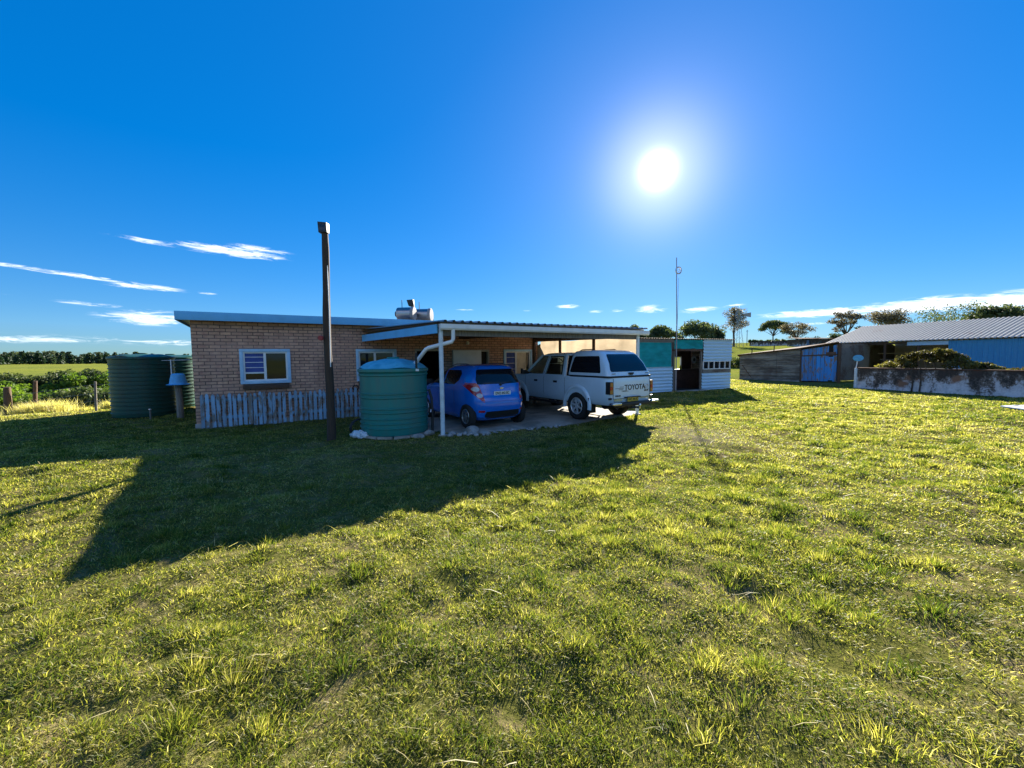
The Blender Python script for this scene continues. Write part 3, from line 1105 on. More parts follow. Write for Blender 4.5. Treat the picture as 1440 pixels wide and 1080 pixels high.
hx = [to_world(HOUSE, 5.72, 2.1), to_world(HOUSE, 6.78, 2.35)]
water_heater((-3.83, 14.55, 2.90), R(-6), 'nearer steel water heater drum on the house roof')
water_heater((-3.32, 15.05, 2.90), R(-6), 'farther steel water heater drum at the right on the roof, half hidden')
t = thing('roof_lamp', 'small dark box lamp on a slanting arm above the roof water heaters', 'lamp', (-3.68, 14.9, 2.8), 0)
mb = MB()
mb.bar((.12, 0, .62), (-.02, 0, .86), .05, .05)
mb.tube([(.12, 0, 0), (.12, 0, .64), (.36, .05, .52)], .015, 6)
mb.build('arm', MT['white'], t)
mb = MB()
mb.hexa([(-.10, -.08, .84), (.10, -.08, .80), (.10, .08, .80), (-.10, .08, .84), (-.17, -.09, 1.06), (.07, -.09, 1.08), (.07, .09, 1.08), (-.17, .09, 1.06)])
mb.build('lamp_head', MT['black'], t, bevel=.01)


# ------------------------------------------------------------------ carport
def make_carport():
    t = thing('carport', 'open carport with corrugated roof and white gutter sheltering the two vehicles', 'carport', (0, 0, 0))
    FL, FR, BR, BL = [Vector((x, y, 0)) for x, y in CP]
    uu = (FR - FL).normalized()
    vv = (BL - FL).normalized()
    nn = Vector((uu.y, -uu.x, 0))          # towards the camera
    zf, zb = 2.50, 2.60
    mb = MB()
    o = FL - uu * .06 + nn * .16 + Vector((0, 0, zf - .02))
    a = (FR - FL) + uu * .34
    b = (BL - FL) + vv * .25 + Vector((0, 0, zb - zf))
    corrugated(mb, o, a, b, .197, .042, True)
    mb.build('roof_sheet', MT['roofing'], t)
    # front purlin, seen as the pale strip under the sheet ends
    mb = MB()
    e0, e1 = FL + Vector((0, 0, zf - .075)), FR + uu * .22 + Vector((0, 0, zf - .075))
    mb.bar(e0 + uu * .03, e1, .05, .10)
    mb.build('purlin', MT['purlin'], t)
    for k in (.33, .66, .97):
        mb = MB()
        q = FL + (BL - FL) * k
        mb.bar(q + Vector((0, 0, 2.42 + .1 * k)) + uu * .08, q + (FR - FL) + Vector((0, 0, 2.42 + .1 * k)), .05, .09)
        mb.build('purlin', MT['purlin'], t)
    # main beam under the front edge
    mb = MB()
    mb.bar(FL + Vector((0, 0, 2.265)) + vv * .06 + uu * .05, FR + Vector((0, 0, 2.265)) + vv * .06, .06, .15)
    mb.build('beam', MT['greywood'], t)
    for k in (.0, .5, 1.0):
        mb = MB()
        q0 = FL + (FR - FL) * k + uu * (.07 if k == 0 else -.05 if k == 1 else 0)
        mb.bar(q0 + Vector((0, 0, 2.33)) + vv * .12, q0 + (BL - FL) * .98 + Vector((0, 0, 2.40)), .05, .12)
        mb.build('rafter', MT['brownpost'], t)
    # gutter along the front
    mb = MB()
    g0 = FL + nn * .055 - uu * .02
    g1 = FR + nn * .055 + uu * .30
    prof = [(0, 0), (0, -.10), (.03, -.125), (.09, -.125), (.115, -.09), (.115, .0), (.105, .0), (.105, -.085), (.085, -.115), (.035, -.115), (.012, -.095), (.012, 0)]
    rows = []
    for q in (g0, g1):
        rows.append([q + nn * (px - .005) + Vector((0, 0, 2.435 + pz)) for px, pz in prof + prof[:1]])
    mb.grid(rows)
    mb.bm.faces.new([v for v in mb.bm.verts][:len(prof)])
    mb.bm.faces.new([v for v in mb.bm.verts][len(prof) + 1:2 * len(prof) + 1])
    mb.build('gutter', MT['white'], t)
    # downpipe into the tank
    mb = MB()
    mb.tube([g0 + uu * .30 + nn * .055 + Vector((0, 0, z)) for z in (2.33, 2.12)] + [g0 + uu * .27 + nn * .055 + Vector((0, 0, 2.06)), Vector((-1.80, 8.66, 1.93)), Vector((-1.86, 8.68, 1.90)), Vector((-2.16, 8.92, 1.60)), Vector((-2.24, 8.98, 1.50))], .043, 14)
    mb.build('downpipe', MT['white'], t, smooth=True, ang=60)
    # side fascia board
    mb = MB()
    s0, s1 = FL - uu * .05, BL - uu * .05
    mb.bar(s0 + Vector((0, 0, 2.335)) + nn * .02, s1 + Vector((0, 0, 2.32)) - vv * .02, .03, .19)
    mb.build('fascia', MT['fascia'], t)
    mb = MB()
    mb.bar(s0 + Vector((0, 0, 2.455)) + uu * .035, s1 + Vector((0, 0, 2.52)) + uu * .035, .03, .045)
    mb.build('batten', MT['brownpost'], t)
    # posts
    for (p, lab) in ((FL + uu * .04, None), (FR, None)):
        mb = MB()
        mb.tube([p + Vector((0, 0, -.1)), p + Vector((0, 0, 2.33))], .048, 14)
        ps = mb.build('post', MT['post'], t, smooth=True, ang=50)
        mb = MB()
        mb.box(p.x - .09, p.x + .09, p.y - .09, p.y + .09, -.05, .035)
        mb.build('footing', MT['concrete'], ps, bevel=.01)
    for k, m_ in ((.36, 'brownpost'), (.69, 'brownpost'), (.985, 'brownpost')):
        p = FR + (BR - FR) * k
        mb = MB()
        mb.tube([p + Vector((0, 0, -.1)), p + Vector((0, 0, 2.42))], .05, 10)
        mb.build('post', MT[m_], t, smooth=True, ang=50)
    mb = MB()
    mb.bar(FR + Vector((0, 0, 2.27)) + vv * .12, BR + Vector((0, 0, 2.31)), .04, .06)
    mb.build('beam', MT['brownpost'], t)
    # roof skylight strip
    return t, uu, vv, nn, FR, BR


_, cuu, cvv, cnn, FR_, BR_ = make_carport()

# cream tarpaulin hung along the far side of the carport
q0 = FR_ + (BR_ - FR_) * .02 + cuu * .09
q1 = FR_ + (BR_ - FR_) * .93 + cuu * .09
rows = []
for k in range(9):
    z = 1.25 + 1.02 * k / 8
    rows.append([tuple(q0 + (q1 - q0) * (i / 40) + cuu * (.02 * math.sin(i * .9 + k * .25) + .012 * math.sin(i * 2.3)) + Vector((0, 0, z - .02 * math.sin(i * .31)))) for i in range(41)])
mb = MB()
mb.grid(rows)
tag(mb.build('tarpaulin', MT['cream'], smooth=True), 'cream tarpaulin hung between brown posts behind the white pickup', 'tarpaulin')

# grey plastered side wall at the end of the house
t_ = thing('garden_wall', 'short grey plastered wall with a sloping top at the right end of the house', 'wall', (*to_world(HOUSE, 10.32, .05), 0), math.atan2((FR_ - BR_).y, (FR_ - BR_).x))
mb = MB()
mb.hexa([(0, -.06, -.05), (1.7, -.06, -.05), (1.7, .06, -.05), (0, .06, -.05), (0, -.06, 2.17), (.16, -.06, 2.17), (.16, .06, 2.17), (0, .06, 2.17)])
mb.build('wall_panel', MT['plaster'], t_)
mb = MB()
mb.bar((.16, 0, 2.185), (1.70, 0, -.02), .15, .03)
mb.build('coping', MT['brownpost'], t_)


# ------------------------------------------------------------------ picket fences against the house wall
def picket_fence(ua, ub, n, label, seed):
    rr = random.Random(seed)
    t = thing('picket_fence', label, 'fence', (*to_world(HOUSE, ua, -.10), 0), HOUSE[1], 'picket fence panels along the house wall')
    L = ub - ua
    for zz in (.22, .66):
        mb = MB()
        mb.box(.02, L - .02, .032, .062, zz, zz + .07)
        mb.build('rail', MT['picket'], t)
    for k in range(n):
        x = L * (k + .5) / n + rr.uniform(-.008, .008)
        h = .86 + rr.uniform(-.03, .02)
        w = .038 + rr.uniform(-.003, .003)
        ln = rr.uniform(-.012, .012)
        b0 = rr.uniform(-.02, .03)
        mb = MB()
        y0, y1 = rr.uniform(-.004, .0), .03
        for (ya, yb) in ((y0, y1),):
            pr = [(x - w, b0), (x + w, b0), (x + w + ln, h - .05), (x + w * .35 + ln, h), (x - w * .35 + ln, h), (x - w + ln, h - .05)]
            fv = [mb.bm.verts.new((a, ya, b)) for a, b in pr]
            bv = [mb.bm.verts.new((a, yb, b)) for a, b in pr]
            mb.bm.faces.new(fv)
            mb.bm.faces.new(bv[::-1])
            for i in range(6):
                mb.bm.faces.new((fv[i], bv[i], bv[(i + 1) % 6], fv[(i + 1) % 6]))
        mb.build('picket', MT['picket'], t)


picket_fence(.10, 1.98, 17, 'weathered picket panel under the first window at the house corner', 3)
picket_fence(2.03, 4.30, 19, 'weathered picket panel behind the tall wooden pole, right of the window', 4)

# black hose ring on the wall
t = thing('hose_ring', 'small black ring of hose hanging on the wall beside the front water tank', 'hose', (*to_world(HOUSE, 3.78, -.06), .86), HOUSE[1])
mb = MB()
mb.tube([(.075 * math.cos(a), .0, .075 * math.sin(a)) for a in np.linspace(0, 2 * math.pi, 25)], .016, 8)
mb.build('ring', MT['black'], t, smooth=True)
mb = MB()
mb.tube([(0, .05, .085), (0, -.03, .085), (0, -.03, .1)], .008, 6)
mb.build('hook', MT['alu'], t)


# ------------------------------------------------------------------ water tanks
def water_tank(name, label, loc, rad, h, mat, ribs, dome=None, group=None, rot=0.0, rim=.955):
    t = thing(name, label, 'water tank', loc, rot, group)
    prof = [(0, .0), (rad * .955, .0), (rad * .965, .02)]
    z = .02
    top = h * rim
    for zr, dz in ribs:
        prof += [(rad * .97, zr - dz), (rad * 1.0, zr - dz * .5), (rad * 1.0, zr + dz * .5), (rad * .97, zr + dz)]
    prof = sorted(prof[:3], key=lambda q: q[0]) + sorted(prof[3:], key=lambda q: q[1])
    prof += [(rad * .985, top - .07), (rad * 1.02, top - .05), (rad * 1.02, top), (rad * .97, top + .02)]
    mb = MB()
    mb.lathe(prof, 56)
    mb.build('body', mat, t, smooth=True, ang=28)
    # ridged dome
    mb = MB()
    n = 56
    rows = []
    for i in range(9):
        q = i / 8
        ring = []
        for k in range(n + 1):
            a = 2 * math.pi * k / n
            rg = max(0, math.cos(a * 4)) ** 1.5
            r_ = rad * (.97 - .82 * q)
            zz = top + .018 + (h - top) * (1 - (1 - q) ** 1.8) + .055 * rg * math.sin(math.pi * min(1, q * 1.4 + .12)) * (1 - q)
            ring.append((r_ * math.cos(a), r_ * math.sin(a), zz))
        rows.append(ring)
    mb.grid(rows)
    mb.build('dome', dome or mat, t, smooth=True, weld=True, ang=50)
    mb = MB()
    mb.lathe([(rad * .18, h - .03), (rad * .19, h + .035), (rad * .17, h + .05), (0, h + .055)], 24)
    mb.build('lid', mat, t, smooth=True)
    return t


rb = [(.16, .02), (.26, .02), (.36, .02), (.50, .03), (.58, .02), (.82, .03), (.90, .02), (1.30, .03)]
ft = water_tank('water_tank', 'green ribbed plastic water tank in front of the carport post', (-2.69, 9.06, .06), .755, 1.63, MT['tankg'], rb, MT['lid'], rot=.5, rim=.87)
mb = MB()
mb.box(.33, .37, -.66, -.62, 1.38, 1.76)
mb.build('inlet_pipe', MT['black'], ft)
mb = MB()
mb.lathe([(0, 1.37), (.04, 1.37), (.04, 1.42), (0, 1.42)], 12, (.35, -.70, 0))
mb.build('overflow', MT['white'], ft)
rb2 = [(.12 + .125 * k, .022) for k in range(13)]
water_tank('water_tank', 'large dark green water tank standing at the left of the house', (-11.75, 12.69, 0), .80, 1.92, MT['tankd'], rb2, group='dark tanks beside the house')
water_tank('water_tank', 'dark green water tank mostly hidden behind another one at the house corner', (-12.60, 14.75, 0), .80, 1.92, MT['tankd'], rb2, group='dark tanks beside the house')
t = thing('tank_pipe', 'thin pale pipe joining the dark green tanks at their tops', 'pipe', (-11.3, 12.2, 0))
mb = MB()
mb.tube([(.12, .05, .95), (.12, .05, 1.68), (.14, .1, 1.72), (.75, .9, 1.74)], .010, 8)
mb.build('pipe', MT['white'], t, smooth=True, ang=60)

# black standpipe between the front tank and the post
t = thing('standpipe', 'black upright pipe with a brass tap between the front tank and the white post', 'pipe', (-1.83, 8.98, 0))
mb = MB()
mb.tube([(0, 0, -.05), (.02, 0, .4), (.0, .02, .8), (-.06, .05, 1.0)], .03, 8)
mb.build('pipe', MT['black'], t, smooth=True, ang=60)
mb = MB()
mb.tube([(.0, 0, .55), (.0, -.10, .55), (.0, -.12, .50)], .016, 8)
mb.build('tap', MT['chrome'], t, smooth=True)


def rock(name, label, loc, s, group=None, flat=.6, mat='stone', seed=0):
    rr = random.Random(seed)
    bm_ = bmesh.new()
    bmesh.ops.create_icosphere(bm_, subdivisions=2, radius=1)
    k = [Vector((rr.uniform(-1, 1), rr.uniform(-1, 1), rr.uniform(-1, 1))).normalized() for _ in range(9)]
    off = [rr.uniform(.62, .95) for _ in k]
    for v in bm_.verts:
        for q, o_ in zip(k, off):
            d = v.co.dot(q)
            if d > o_:
                v.co -= q * (d - o_)
        v.co = Vector((v.co.x * s * rr.uniform(.96, 1.04), v.co.y * s * .8, v.co.z * s * flat))
    mb_ = MB()
    mb_.bm.free()
    mb_.bm = bm_
    o = mb_.build(name, MT[mat], None, smooth=True, ang=24)
    o.location = loc
    o.rotation_euler = (0, 0, rr.uniform(0, 6.28))
    return tag(o, label, 'stone', group)


rock('rubble_stone', 'big flat pale stone lying on the driveway edge right of the white post', (-.92, 8.98, .07), .21, None, .45, seed=4)
rock('rubble_stone', 'pale stone block lying just left of the white post', (-1.84, 8.70, .06), .13, None, .6, seed=5)
rock('rubble_stone', 'low brick like stone at the right foot of the front tank', (-2.02, 8.44, .04), .15, None, .4, seed=6)
for k in range(26):
    rock('rubble_stone', 'fist sized grey rubble stone at the foot of the white carport post', (-1.42 + .95 * rnd.random(), 8.52 + .32 * rnd.random(), .03), rnd.uniform(.035, .085), 'rubble stones at the carport post', .65, seed=30 + k)
for k in range(34):
    q = rnd.random()
    rock('rubble_stone', 'small grey stone along the grassy front edge of the driveway', (-.55 + 2.1 * q + rnd.uniform(-.1, .1), 8.92 + .98 * q + rnd.uniform(-.16, .10), .02), rnd.uniform(.02, .055), 'small stones along the driveway edge', .6, seed=80 + k)
t = thing('tank_plinth', 'low ring of grey slabs under the green front water tank', 'plinth', (-2.69, 9.06, 0))
mb = MB()
for k in range(14):
    a0, a1 = 2 * math.pi * k / 14 + .02, 2 * math.pi * (k + 1) / 14 - .02
    r1 = .80 + rnd.uniform(-.02, .07)
    h = .055
    mb.hexa([(.4 * math.cos(a0), .4 * math.sin(a0), -.05), (r1 * math.cos(a0), r1 * math.sin(a0), -.05), (r1 * math.cos(a1), r1 * math.sin(a1), -.05), (.4 * math.cos(a1), .4 * math.sin(a1), -.05),
             (.4 * math.cos(a0), .4 * math.sin(a0), h), (r1 * math.cos(a0), r1 * math.sin(a0), h), (r1 * math.cos(a1), r1 * math.sin(a1), h), (.4 * math.cos(a1), .4 * math.sin(a1), h)])
mb.build('slab_ring', MT['concrete'], t)
# crumpled pale sack and black hose coil at the tank's left foot
bm_ = bmesh.new()
bmesh.ops.create_icosphere(bm_, subdivisions=4, radius=1)
for v in bm_.verts:
    c = v.co.copy()
    nz_ = math.sin(c.x * 9 + c.y * 4) * .06 + math.sin(c.y * 13 + c.z * 7) * .05 + math.sin(c.x * 23 - c.z * 11) * .03
    v.co = Vector((c.x * .24, c.y * .15, max(c.z, -.3) * .11)) * (1 + nz_ * 1.6)
mb = MB()
mb.bm.free()
mb.bm = bm_
o = mb.build('sack', MT['post'], None, smooth=True, ang=50)
o.location = (-3.32, 8.55, .05)
o.rotation_euler = (0, 0, .5 - 1.0)
tag(o, 'crumpled pale sack at the left foot of the green front tank', 'sack')
t = thing('hose_coil', 'black hose coil propped at the left foot of the green front tank', 'hose', (-3.42, 8.86, .16), .6)
mb = MB()
pts = [(.2 * math.cos(a) * (1 + .03 * math.sin(a * .7)), .05 * math.sin(a * .31) + .03, .2 * math.sin(a)) for a in np.linspace(0, 8 * math.pi, 130)]
mb.tube(pts, .014, 6)
mb.build('coil', MT['black'], t, smooth=True)


# ------------------------------------------------------------------ tall wooden pole with its lamp
t = thing('wooden_pole', 'tall dark wooden pole with a square lamp box on top, before the picket fence', 'pole', (-3.80, 8.25, 0))
mb = MB()
pts, rs = [], []
for k in range(12):
    q = k / 11
    pts.append((.035 * q + .012 * math.sin(q * 9), .0 + .01 * math.sin(q * 7), -.2 + 4.5 * q))
    rs.append(.088 - .024 * q + .004 * math.sin(k * 2.1))
mb.tube(pts, rs, 16)
mb.build('shaft', MT['pole'], t, smooth=True, ang=60)
mb = MB()
mb.hexa([(-.055, -.08, 4.25), (.115, -.08, 4.25), (.115, .05, 4.25), (-.055, .05, 4.25), (-.072, -.07, 4.47), (.108, -.07, 4.45), (.108, .07, 4.45), (-.072, .07, 4.47)])
lb = mb.build('lamp_box', MT['black'], t, bevel=.012)
mb = MB()
mb.box(-.045, .095, -.086, -.0805, 4.28, 4.41)
mb.build('lamp_glass', MT['tint'], lb)
mb = MB()
mb.lathe([(0, -.14), (.05, -.14), (.055, -.10), (.04, -.07), (0, -.07)], 14, (-.075, 0, 2.14), 'y')
mb.build('insulator', MT['redcap'], t, smooth=True)
mb = MB()
mb.tube([(.085, -.075, 1.55), (.092, -.06, 2.6), (.088, -.05, 3.6)], .009, 6)
mb.build('cable', MT['white'], t)

# blue hood on a post left of the house
t = thing('meter_post', 'rough grey timber post carrying a light blue plastic hood left of the house', 'meter box', (-9.92, 11.82, 0), .4)
mb = MB()
mb.tube([(0, 0, -.1), (.01, 0, .5), (-.01, 0, 1.02)], [.09, .085, .08], 12)
mb.build('post', MT['greywood'], t, smooth=True, ang=60)
mb = MB()
mb.lathe([(.28, 1.0), (.29, 1.015), (.215, 1.035), (.20, 1.12), (.165, 1.30), (.12, 1.335), (0, 1.34)], 26)
mb.build('hood', MT['hood'], t, smooth=True)
mb = MB()
mb.tube([(-.16, .05, 1.30), (-.16, .05, 1.75)], .014, 6)
mb.build('conduit', MT['white'], t)
t = thing('pipe_stub', 'short thin grey pipe standing in front of the big dark tank', 'pipe', (-10.75, 11.75, 0))
mb = MB()
mb.tube([(0, 0, -.1), (0, 0, .28)], .022, 8)
mb.build('pipe', MT['greywood'], t)
mb = MB()
mb.tube([(-.03, 0, .28), (.03, 0, .28)], .02, 8)
mb.build('tap', MT['alu'], t)


# ------------------------------------------------------------------ tin hut
def make_hut():
    t = thing('tin_hut', 'white corrugated tin hut with teal shade cloth and a dark open doorway', 'hut', HUT[0], HUT[1])

    def sheet(name, x0, x1, z0, z1, mat, y=0.0):
        mb_ = MB()
        corrugated(mb_, (x0, y, z0), (0, 0, z1 - z0), (x1 - x0, 0, 0), .152, .018)
        return mb_.build(name, mat, t, smooth=True, ang=80)
    sheet('wall_sheet', .02, 2.32, .03, 1.20, MT['whitetin'])
    sheet('wall_sheet', 4.30, 6.43, .0, .84, MT['whitetin'])
    sheet('wall_sheet', 4.36, 6.46, 1.44, 2.50, MT['whitetin'], -.02)
    # shade cloth
    def cloth(x0, x1, z0, z1):
        rows = []
        for k in range(13):
            z = z0 + (z1 - z0) * k / 12
            rows.append([(x0 + (x1 - x0) * i / 24, .005 + .02 * math.sin(i * .7 + k * .9) * math.sin(k * .26) - .018 * math.exp(-((k - 3.6) / 1.2) ** 2) * math.sin(i * .35), z + .02 * math.sin(i * .5) * (k == 0)) for i in range(25)])
        mb_ = MB()
        mb_.grid(rows)
        mb_.build('shade_cloth', MT['teal'], t, smooth=True)
    cloth(.12, 2.22, 1.17, 2.34)
    cloth(2.42, 4.34, 2.03, 2.48)
    # timber frame
    for x in (.05, 2.27, 2.44, 4.30):
        mb_ = MB()
        mb_.box(x - .045, x + .045, .03, .12, -.05, 2.45)
        mb_.build('post', MT['greywood'], t)
    mb_ = MB()
    mb_.box(-.1, 2.36, -.02, .028, 2.33, 2.50)
    mb_.build('beam', MT['greywood'], t)
    mb_ = MB()
    mb_.box(2.30, 4.30, -.01, .03, 1.93, 2.03)
    mb_.build('lintel', MT['rust'], t)
    # window strip
    mb_ = MB()
    frame_rect(mb_, 4.36, 6.36, 1.02, 1.43, .035, -.03, .02)
    for k in (1, 2, 3, 4):
        x = 4.36 + k * .40
        mb_.box(x - .018, x + .018, -.028, .018, 1.055, 1.395)
    fr = mb_.build('window', MT['white'], t)
    mb_ = MB()
    mb_.box(4.4, 6.32, .021, .03, 1.06, 1.39)
    mb_.build('pane', MT['glass'], fr)
    mb_ = MB()
    mb_.box(4.34, 6.42, -.012, .018, .845, 1.015)
    mb_.build('skirt_board', MT['darktin'], t)
    # sides, back, roof
    mb_ = MB()
    corrugated(mb_, (6.42, .05, .0), (0, 0, 2.45), (0, 2.4, 0), .152, .018)
    mb_.build('side_wall', MT['darktin'], t, smooth=True, ang=80)
    mb_ = MB()
    corrugated(mb_, (.0, .05, 0), (0, 0, 2.45), (0, 2.4, 0), .152, .018)
    mb_.build('side_wall', MT['darktin'], t, smooth=True, ang=80)
    mb_ = MB()
    wall_holes(mb_, .02, 6.4, 0, 2.42, 2.42, 2.46, [(4.92, 5.62, .92, 1.68)])
    mb_.build('back_wall', MT['bar'], t)
    mb_ = MB()
    frame_rect(mb_, 4.92, 5.62, .92, 1.68, .05, 2.40, 2.48)
    mb_.build('back_window', MT['white'], t)
    mb_ = MB()
    corrugated(mb_, (-.15, -.12, 2.515), (6.75, 0, 0), (0, 2.75, -.03), .152, .016)
    mb_.build('roof', MT['rust'], t, smooth=True, ang=80)
    mb_ = MB()
    mb_.box(2.3, 4.4, -.35, .1, -.05, .045)
    mb_.build('door_step', MT['concrete'], t, bevel=.015)
    mb_ = MB()
    mb_.box(.1, 6.35, .13, 2.4, -.04, .02)
    mb_.build('floor', MT['dark'], t)
    # bar counter inside
    mb_ = MB()
    mb_.box(2.9, 5.9, 1.25, 1.65, .02, .95)
    mb_.box(2.85, 5.95, 1.18, 1.70, .95, 1.0)
    mb_.build('counter', MT['bar'], t)
    return t


make_hut()
t = thing('wall_disc', 'round pale disc hanging inside the dark doorway of the hut', 'disc', (*to_world(HUT, 5.05, 1.12), 1.5), HUT[1])
mb = MB()
mb.lathe([(0, -.03), (.16, -.03), (.19, -.01), (.19, .0), (0, .0)], 28, (0, 0, 0), 'y')
mb.build('rim', MT['greycap'], t, smooth=True)
mb = MB()
mb.lathe([(0, -.035), (.09, -.035), (.09, -.031), (0, -.031)], 20, (0, 0, 0), 'y')
mb.build('centre', MT['black'], t, smooth=True)
mb = MB()
mb.tube([(0, .01, .17), (0, .01, 1.0)], .006, 5)
mb.build('cord', MT['greycap'], t)
for k, (uu_, hh_, m_) in enumerate(((3.55, .16, 'bluedisc'), (4.35, .22, 'yellow'))):
    t = thing('bottle', ('small blue bottle' if k == 0 else 'taller yellow bottle') + ' standing on the counter inside the hut', 'bottle', (*to_world(HUT, uu_, 1.35), 1.0), 0)
    mb = MB()
    mb.lathe([(0, 0), (.05, 0), (.05, hh_ * .6), (.018, hh_ * .8), (.018, hh_), (0, hh_)], 14)
    mb.build('body', MT[m_], t, smooth=True)
    mb = MB()
    mb.lathe([(.02, hh_), (.02, hh_ + .03), (0, hh_ + .03)], 10)
    mb.build('cap', MT['white'], t)

# mast
mx, my = to_world(HUT, 2.36, -.16)
t = thing('mast', 'thin tall metal mast with a small ring near its top beside the hut doorway', 'mast', (mx, my, 0))
mb = MB()
mb.tube([(0, 0, -.2), (0, 0, 3.2), (-.06, 0, 6.22)], [.03, .026, .02], 8)
mb.build('pole', MT['greycap'], t, smooth=True)
mb = MB()
mb.tube([(.04 + .125 * math.cos(a), 0, 5.64 + .15 * math.sin(a)) for a in np.linspace(0, 2 * math.pi, 23)], .03, 8)
rg = mb.build('ring', MT['alu'], t, smooth=True)
mb = MB()
mb.tube([(.04, 0, 5.73), (.11, 0, 5.66), (.02, 0, 5.56)], .016, 6)
mb.build('bracket', MT['white'], rg)
mb = MB()
mb.tube([(0, -.02, 2.2), (.05, 0, 4.9), (.05, 0, 5.3)], .007, 5)
mb.build('cord', MT['greycap'], t)


# ------------------------------------------------------------------ sheds on the right
def seg_frame(a, b):
    a, b = Vector((*a, 0)), Vector((*b, 0))
    return a, math.atan2((b - a).y, (b - a).x), (b - a).length


D0, D1, D2 = (16.35, 28.56), (18.04, 24.89), (19.30, 23.66)
a, an_, L1 = seg_frame(D0, D1)
t = thing('tin_shed', 'low dark corrugated shed with a patchy blue plank door', 'shed', a, an_)
ca, sa = math.cos(-an_), math.sin(-an_)


def loc_(p, z):
    dx, dy = p[0] - a.x, p[1] - a.y
    return Vector((dx * ca - dy * sa, dx * sa + dy * ca, z))


p0, p1, p2 = loc_(D0, 0), loc_(D1, 0), loc_(D2, 0)
mb = MB()
nb = 10
for k in range(nb):
    for (xa, xb, ja) in ((0, .31, .0), (.31, .64, .012), (.64, 1, -.004)):
        def zt_(q, kk):
            return (1.66 + .37 * q) * kk / nb
        j0 = rnd.uniform(-.012, .012)
        A_ = [(L1 * xa + .004, -.06 - ja + j0, zt_(xa, k)), (L1 * xb - .004, -.06 - ja + j0 * .5, zt_(xb, k) + j0), (L1 * xb - .004, .02, zt_(xb, k) + j0), (L1 * xa + .004, .02, zt_(xa, k))]
        B_ = [(L1 * xa + .004, .0 - ja, zt_(xa, k + 1.12)), (L1 * xb - .004, .0 - ja, zt_(xb, k + 1.12)), (L1 * xb - .004, .02, zt_(xb, k + 1.12)), (L1 * xa + .004, .02, zt_(xa, k + 1.12))]
        mb.hexa(A_ + B_)
mb.build('wall_boards', MT['shedboard'], t)
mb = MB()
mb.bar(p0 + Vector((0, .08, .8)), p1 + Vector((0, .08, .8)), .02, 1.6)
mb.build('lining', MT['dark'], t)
mb = MB()
mb.bar(p0 + Vector((.2, -.03, 1.0)), p0 + Vector((.9, -.03, .15)), .05, .05)
mb.build('brace', MT['brownpost'], t)
dd = (p2 - p1)
for k in range(9):
    if k == 7:
        continue
    q0, q1 = p1 + dd * (k / 9 + .004), p1 + dd * ((k + 1) / 9 - .004)
    h0, h1 = 2.04 + .28 * k / 9, 2.04 + .28 * (k + 1) / 9
    nrm_ = Vector((dd.y, -dd.x, 0)).normalized() * .03
    mb = MB()
    j = rnd.uniform(-.01, .01)
    mb.hexa([q0 + Vector((0, 0, .08)), q1 + Vector((0, 0, .08)), q1 - nrm_ + Vector((0, 0, .08)), q0 - nrm_ + Vector((0, 0, .08)),
             q0 + Vector((0, 0, h0 - .05)), q1 + Vector((0, 0, h1 - .05)), q1 - nrm_ + Vector((0, 0, h1 - .05)), q0 - nrm_ + Vector((0, 0, h0 - .05))])
    mb.build('plank', MT['bluedoor'], t)
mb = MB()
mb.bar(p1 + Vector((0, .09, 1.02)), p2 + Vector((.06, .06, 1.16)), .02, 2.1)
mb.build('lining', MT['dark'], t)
q0, q1 = p1 + dd * (7 / 9 - .01), p1 + dd * (8 / 9 + .03)
mb = MB()
mb.bar(q0 + Vector((0, 0, .85)), q1 + Vector((0, 0, .85)), .05, 1.4)
dr = mb.build('door', MT['bluedoor'], t)
mb = MB()
mb.bar(p1 + dd * .70 + Vector((0, 0, 1.72)), p1 + dd * .97 + Vector((0, 0, 1.74)), .05, .22)
mb.build('patch_board', MT['rust'], t)
mb = MB()
mb.bar(p1 + Vector((0, 0, 1.62)), p2 + Vector((0, 0, 1.7)), .07, .07)
mb.build('rail', MT['brownpost'], t)
for q, h in ((p1, 2.0), (p2 + dd.normalized() * .1, 2.36)):
    mb = MB()
    mb.tube([q + Vector((0, 0, -.1)), q + Vector((0, 0, h))], .09 if h > 2.1 else .05, 10)
    mb.build('post', MT['brownpost'], t, smooth=True, ang=60)
# lean-to roof going back to the barn
bk = loc_((22.3, 28.1), 2.30)
bk0 = loc_((18.6, 31.5), 1.55)
nrm_ = Vector((0, -.18, 0))
bk.z -= .60
bk0.z -= .45
top = [p0 + nrm_ + Vector((-.1, 0, 1.70)), p1 + nrm_ + Vector((0, 0, 2.07)), p2 + nrm_ + dd.normalized() * .15 + Vector((0, 0, 2.40)), bk, bk0]
mb = MB()
fv = [mb.bm.verts.new(q) for q in top]
bv = [mb.bm.verts.new(q + Vector((0, 0, .05))) for q in top]
mb.bm.faces.new(fv)
mb.bm.faces.new(bv[::-1])
for i in range(5):
    mb.bm.faces.new((fv[i], bv[i], bv[(i + 1) % 5], fv[(i + 1) % 5]))
mb.build('roof', MT['rust'], t)
mb = MB()
w0, w1 = loc_((20.4, 24.9), 0), loc_((23.1, 25.9), 0)
for k in range(9):
    mb.bar(w0 + Vector((0, 0, .16 + .26 * k)), w1 + Vector((0, 0, .16 + .26 * k)), .04, .25)
mb.bar(w0 + Vector((.05, .1, 1.2)), w1 + Vector((.05, .1, 1.2)), .02, 2.3)
mb.build('side_planks', MT['darktin'], t)
mb = MB()
w0, w1 = loc_((18.8, 31.2), 0), loc_((22.0, 28.4), 0)
mb.bar(w0 + Vector((0, 0, .9)), w1 + Vector((0, 0, .9)), .05, 1.8)
mb.build('back_wall', MT['darktin'], t)
mb = MB()
w0 = loc_((16.5, 28.7), 0)
w1 = loc_((18.8, 31.2), 0)
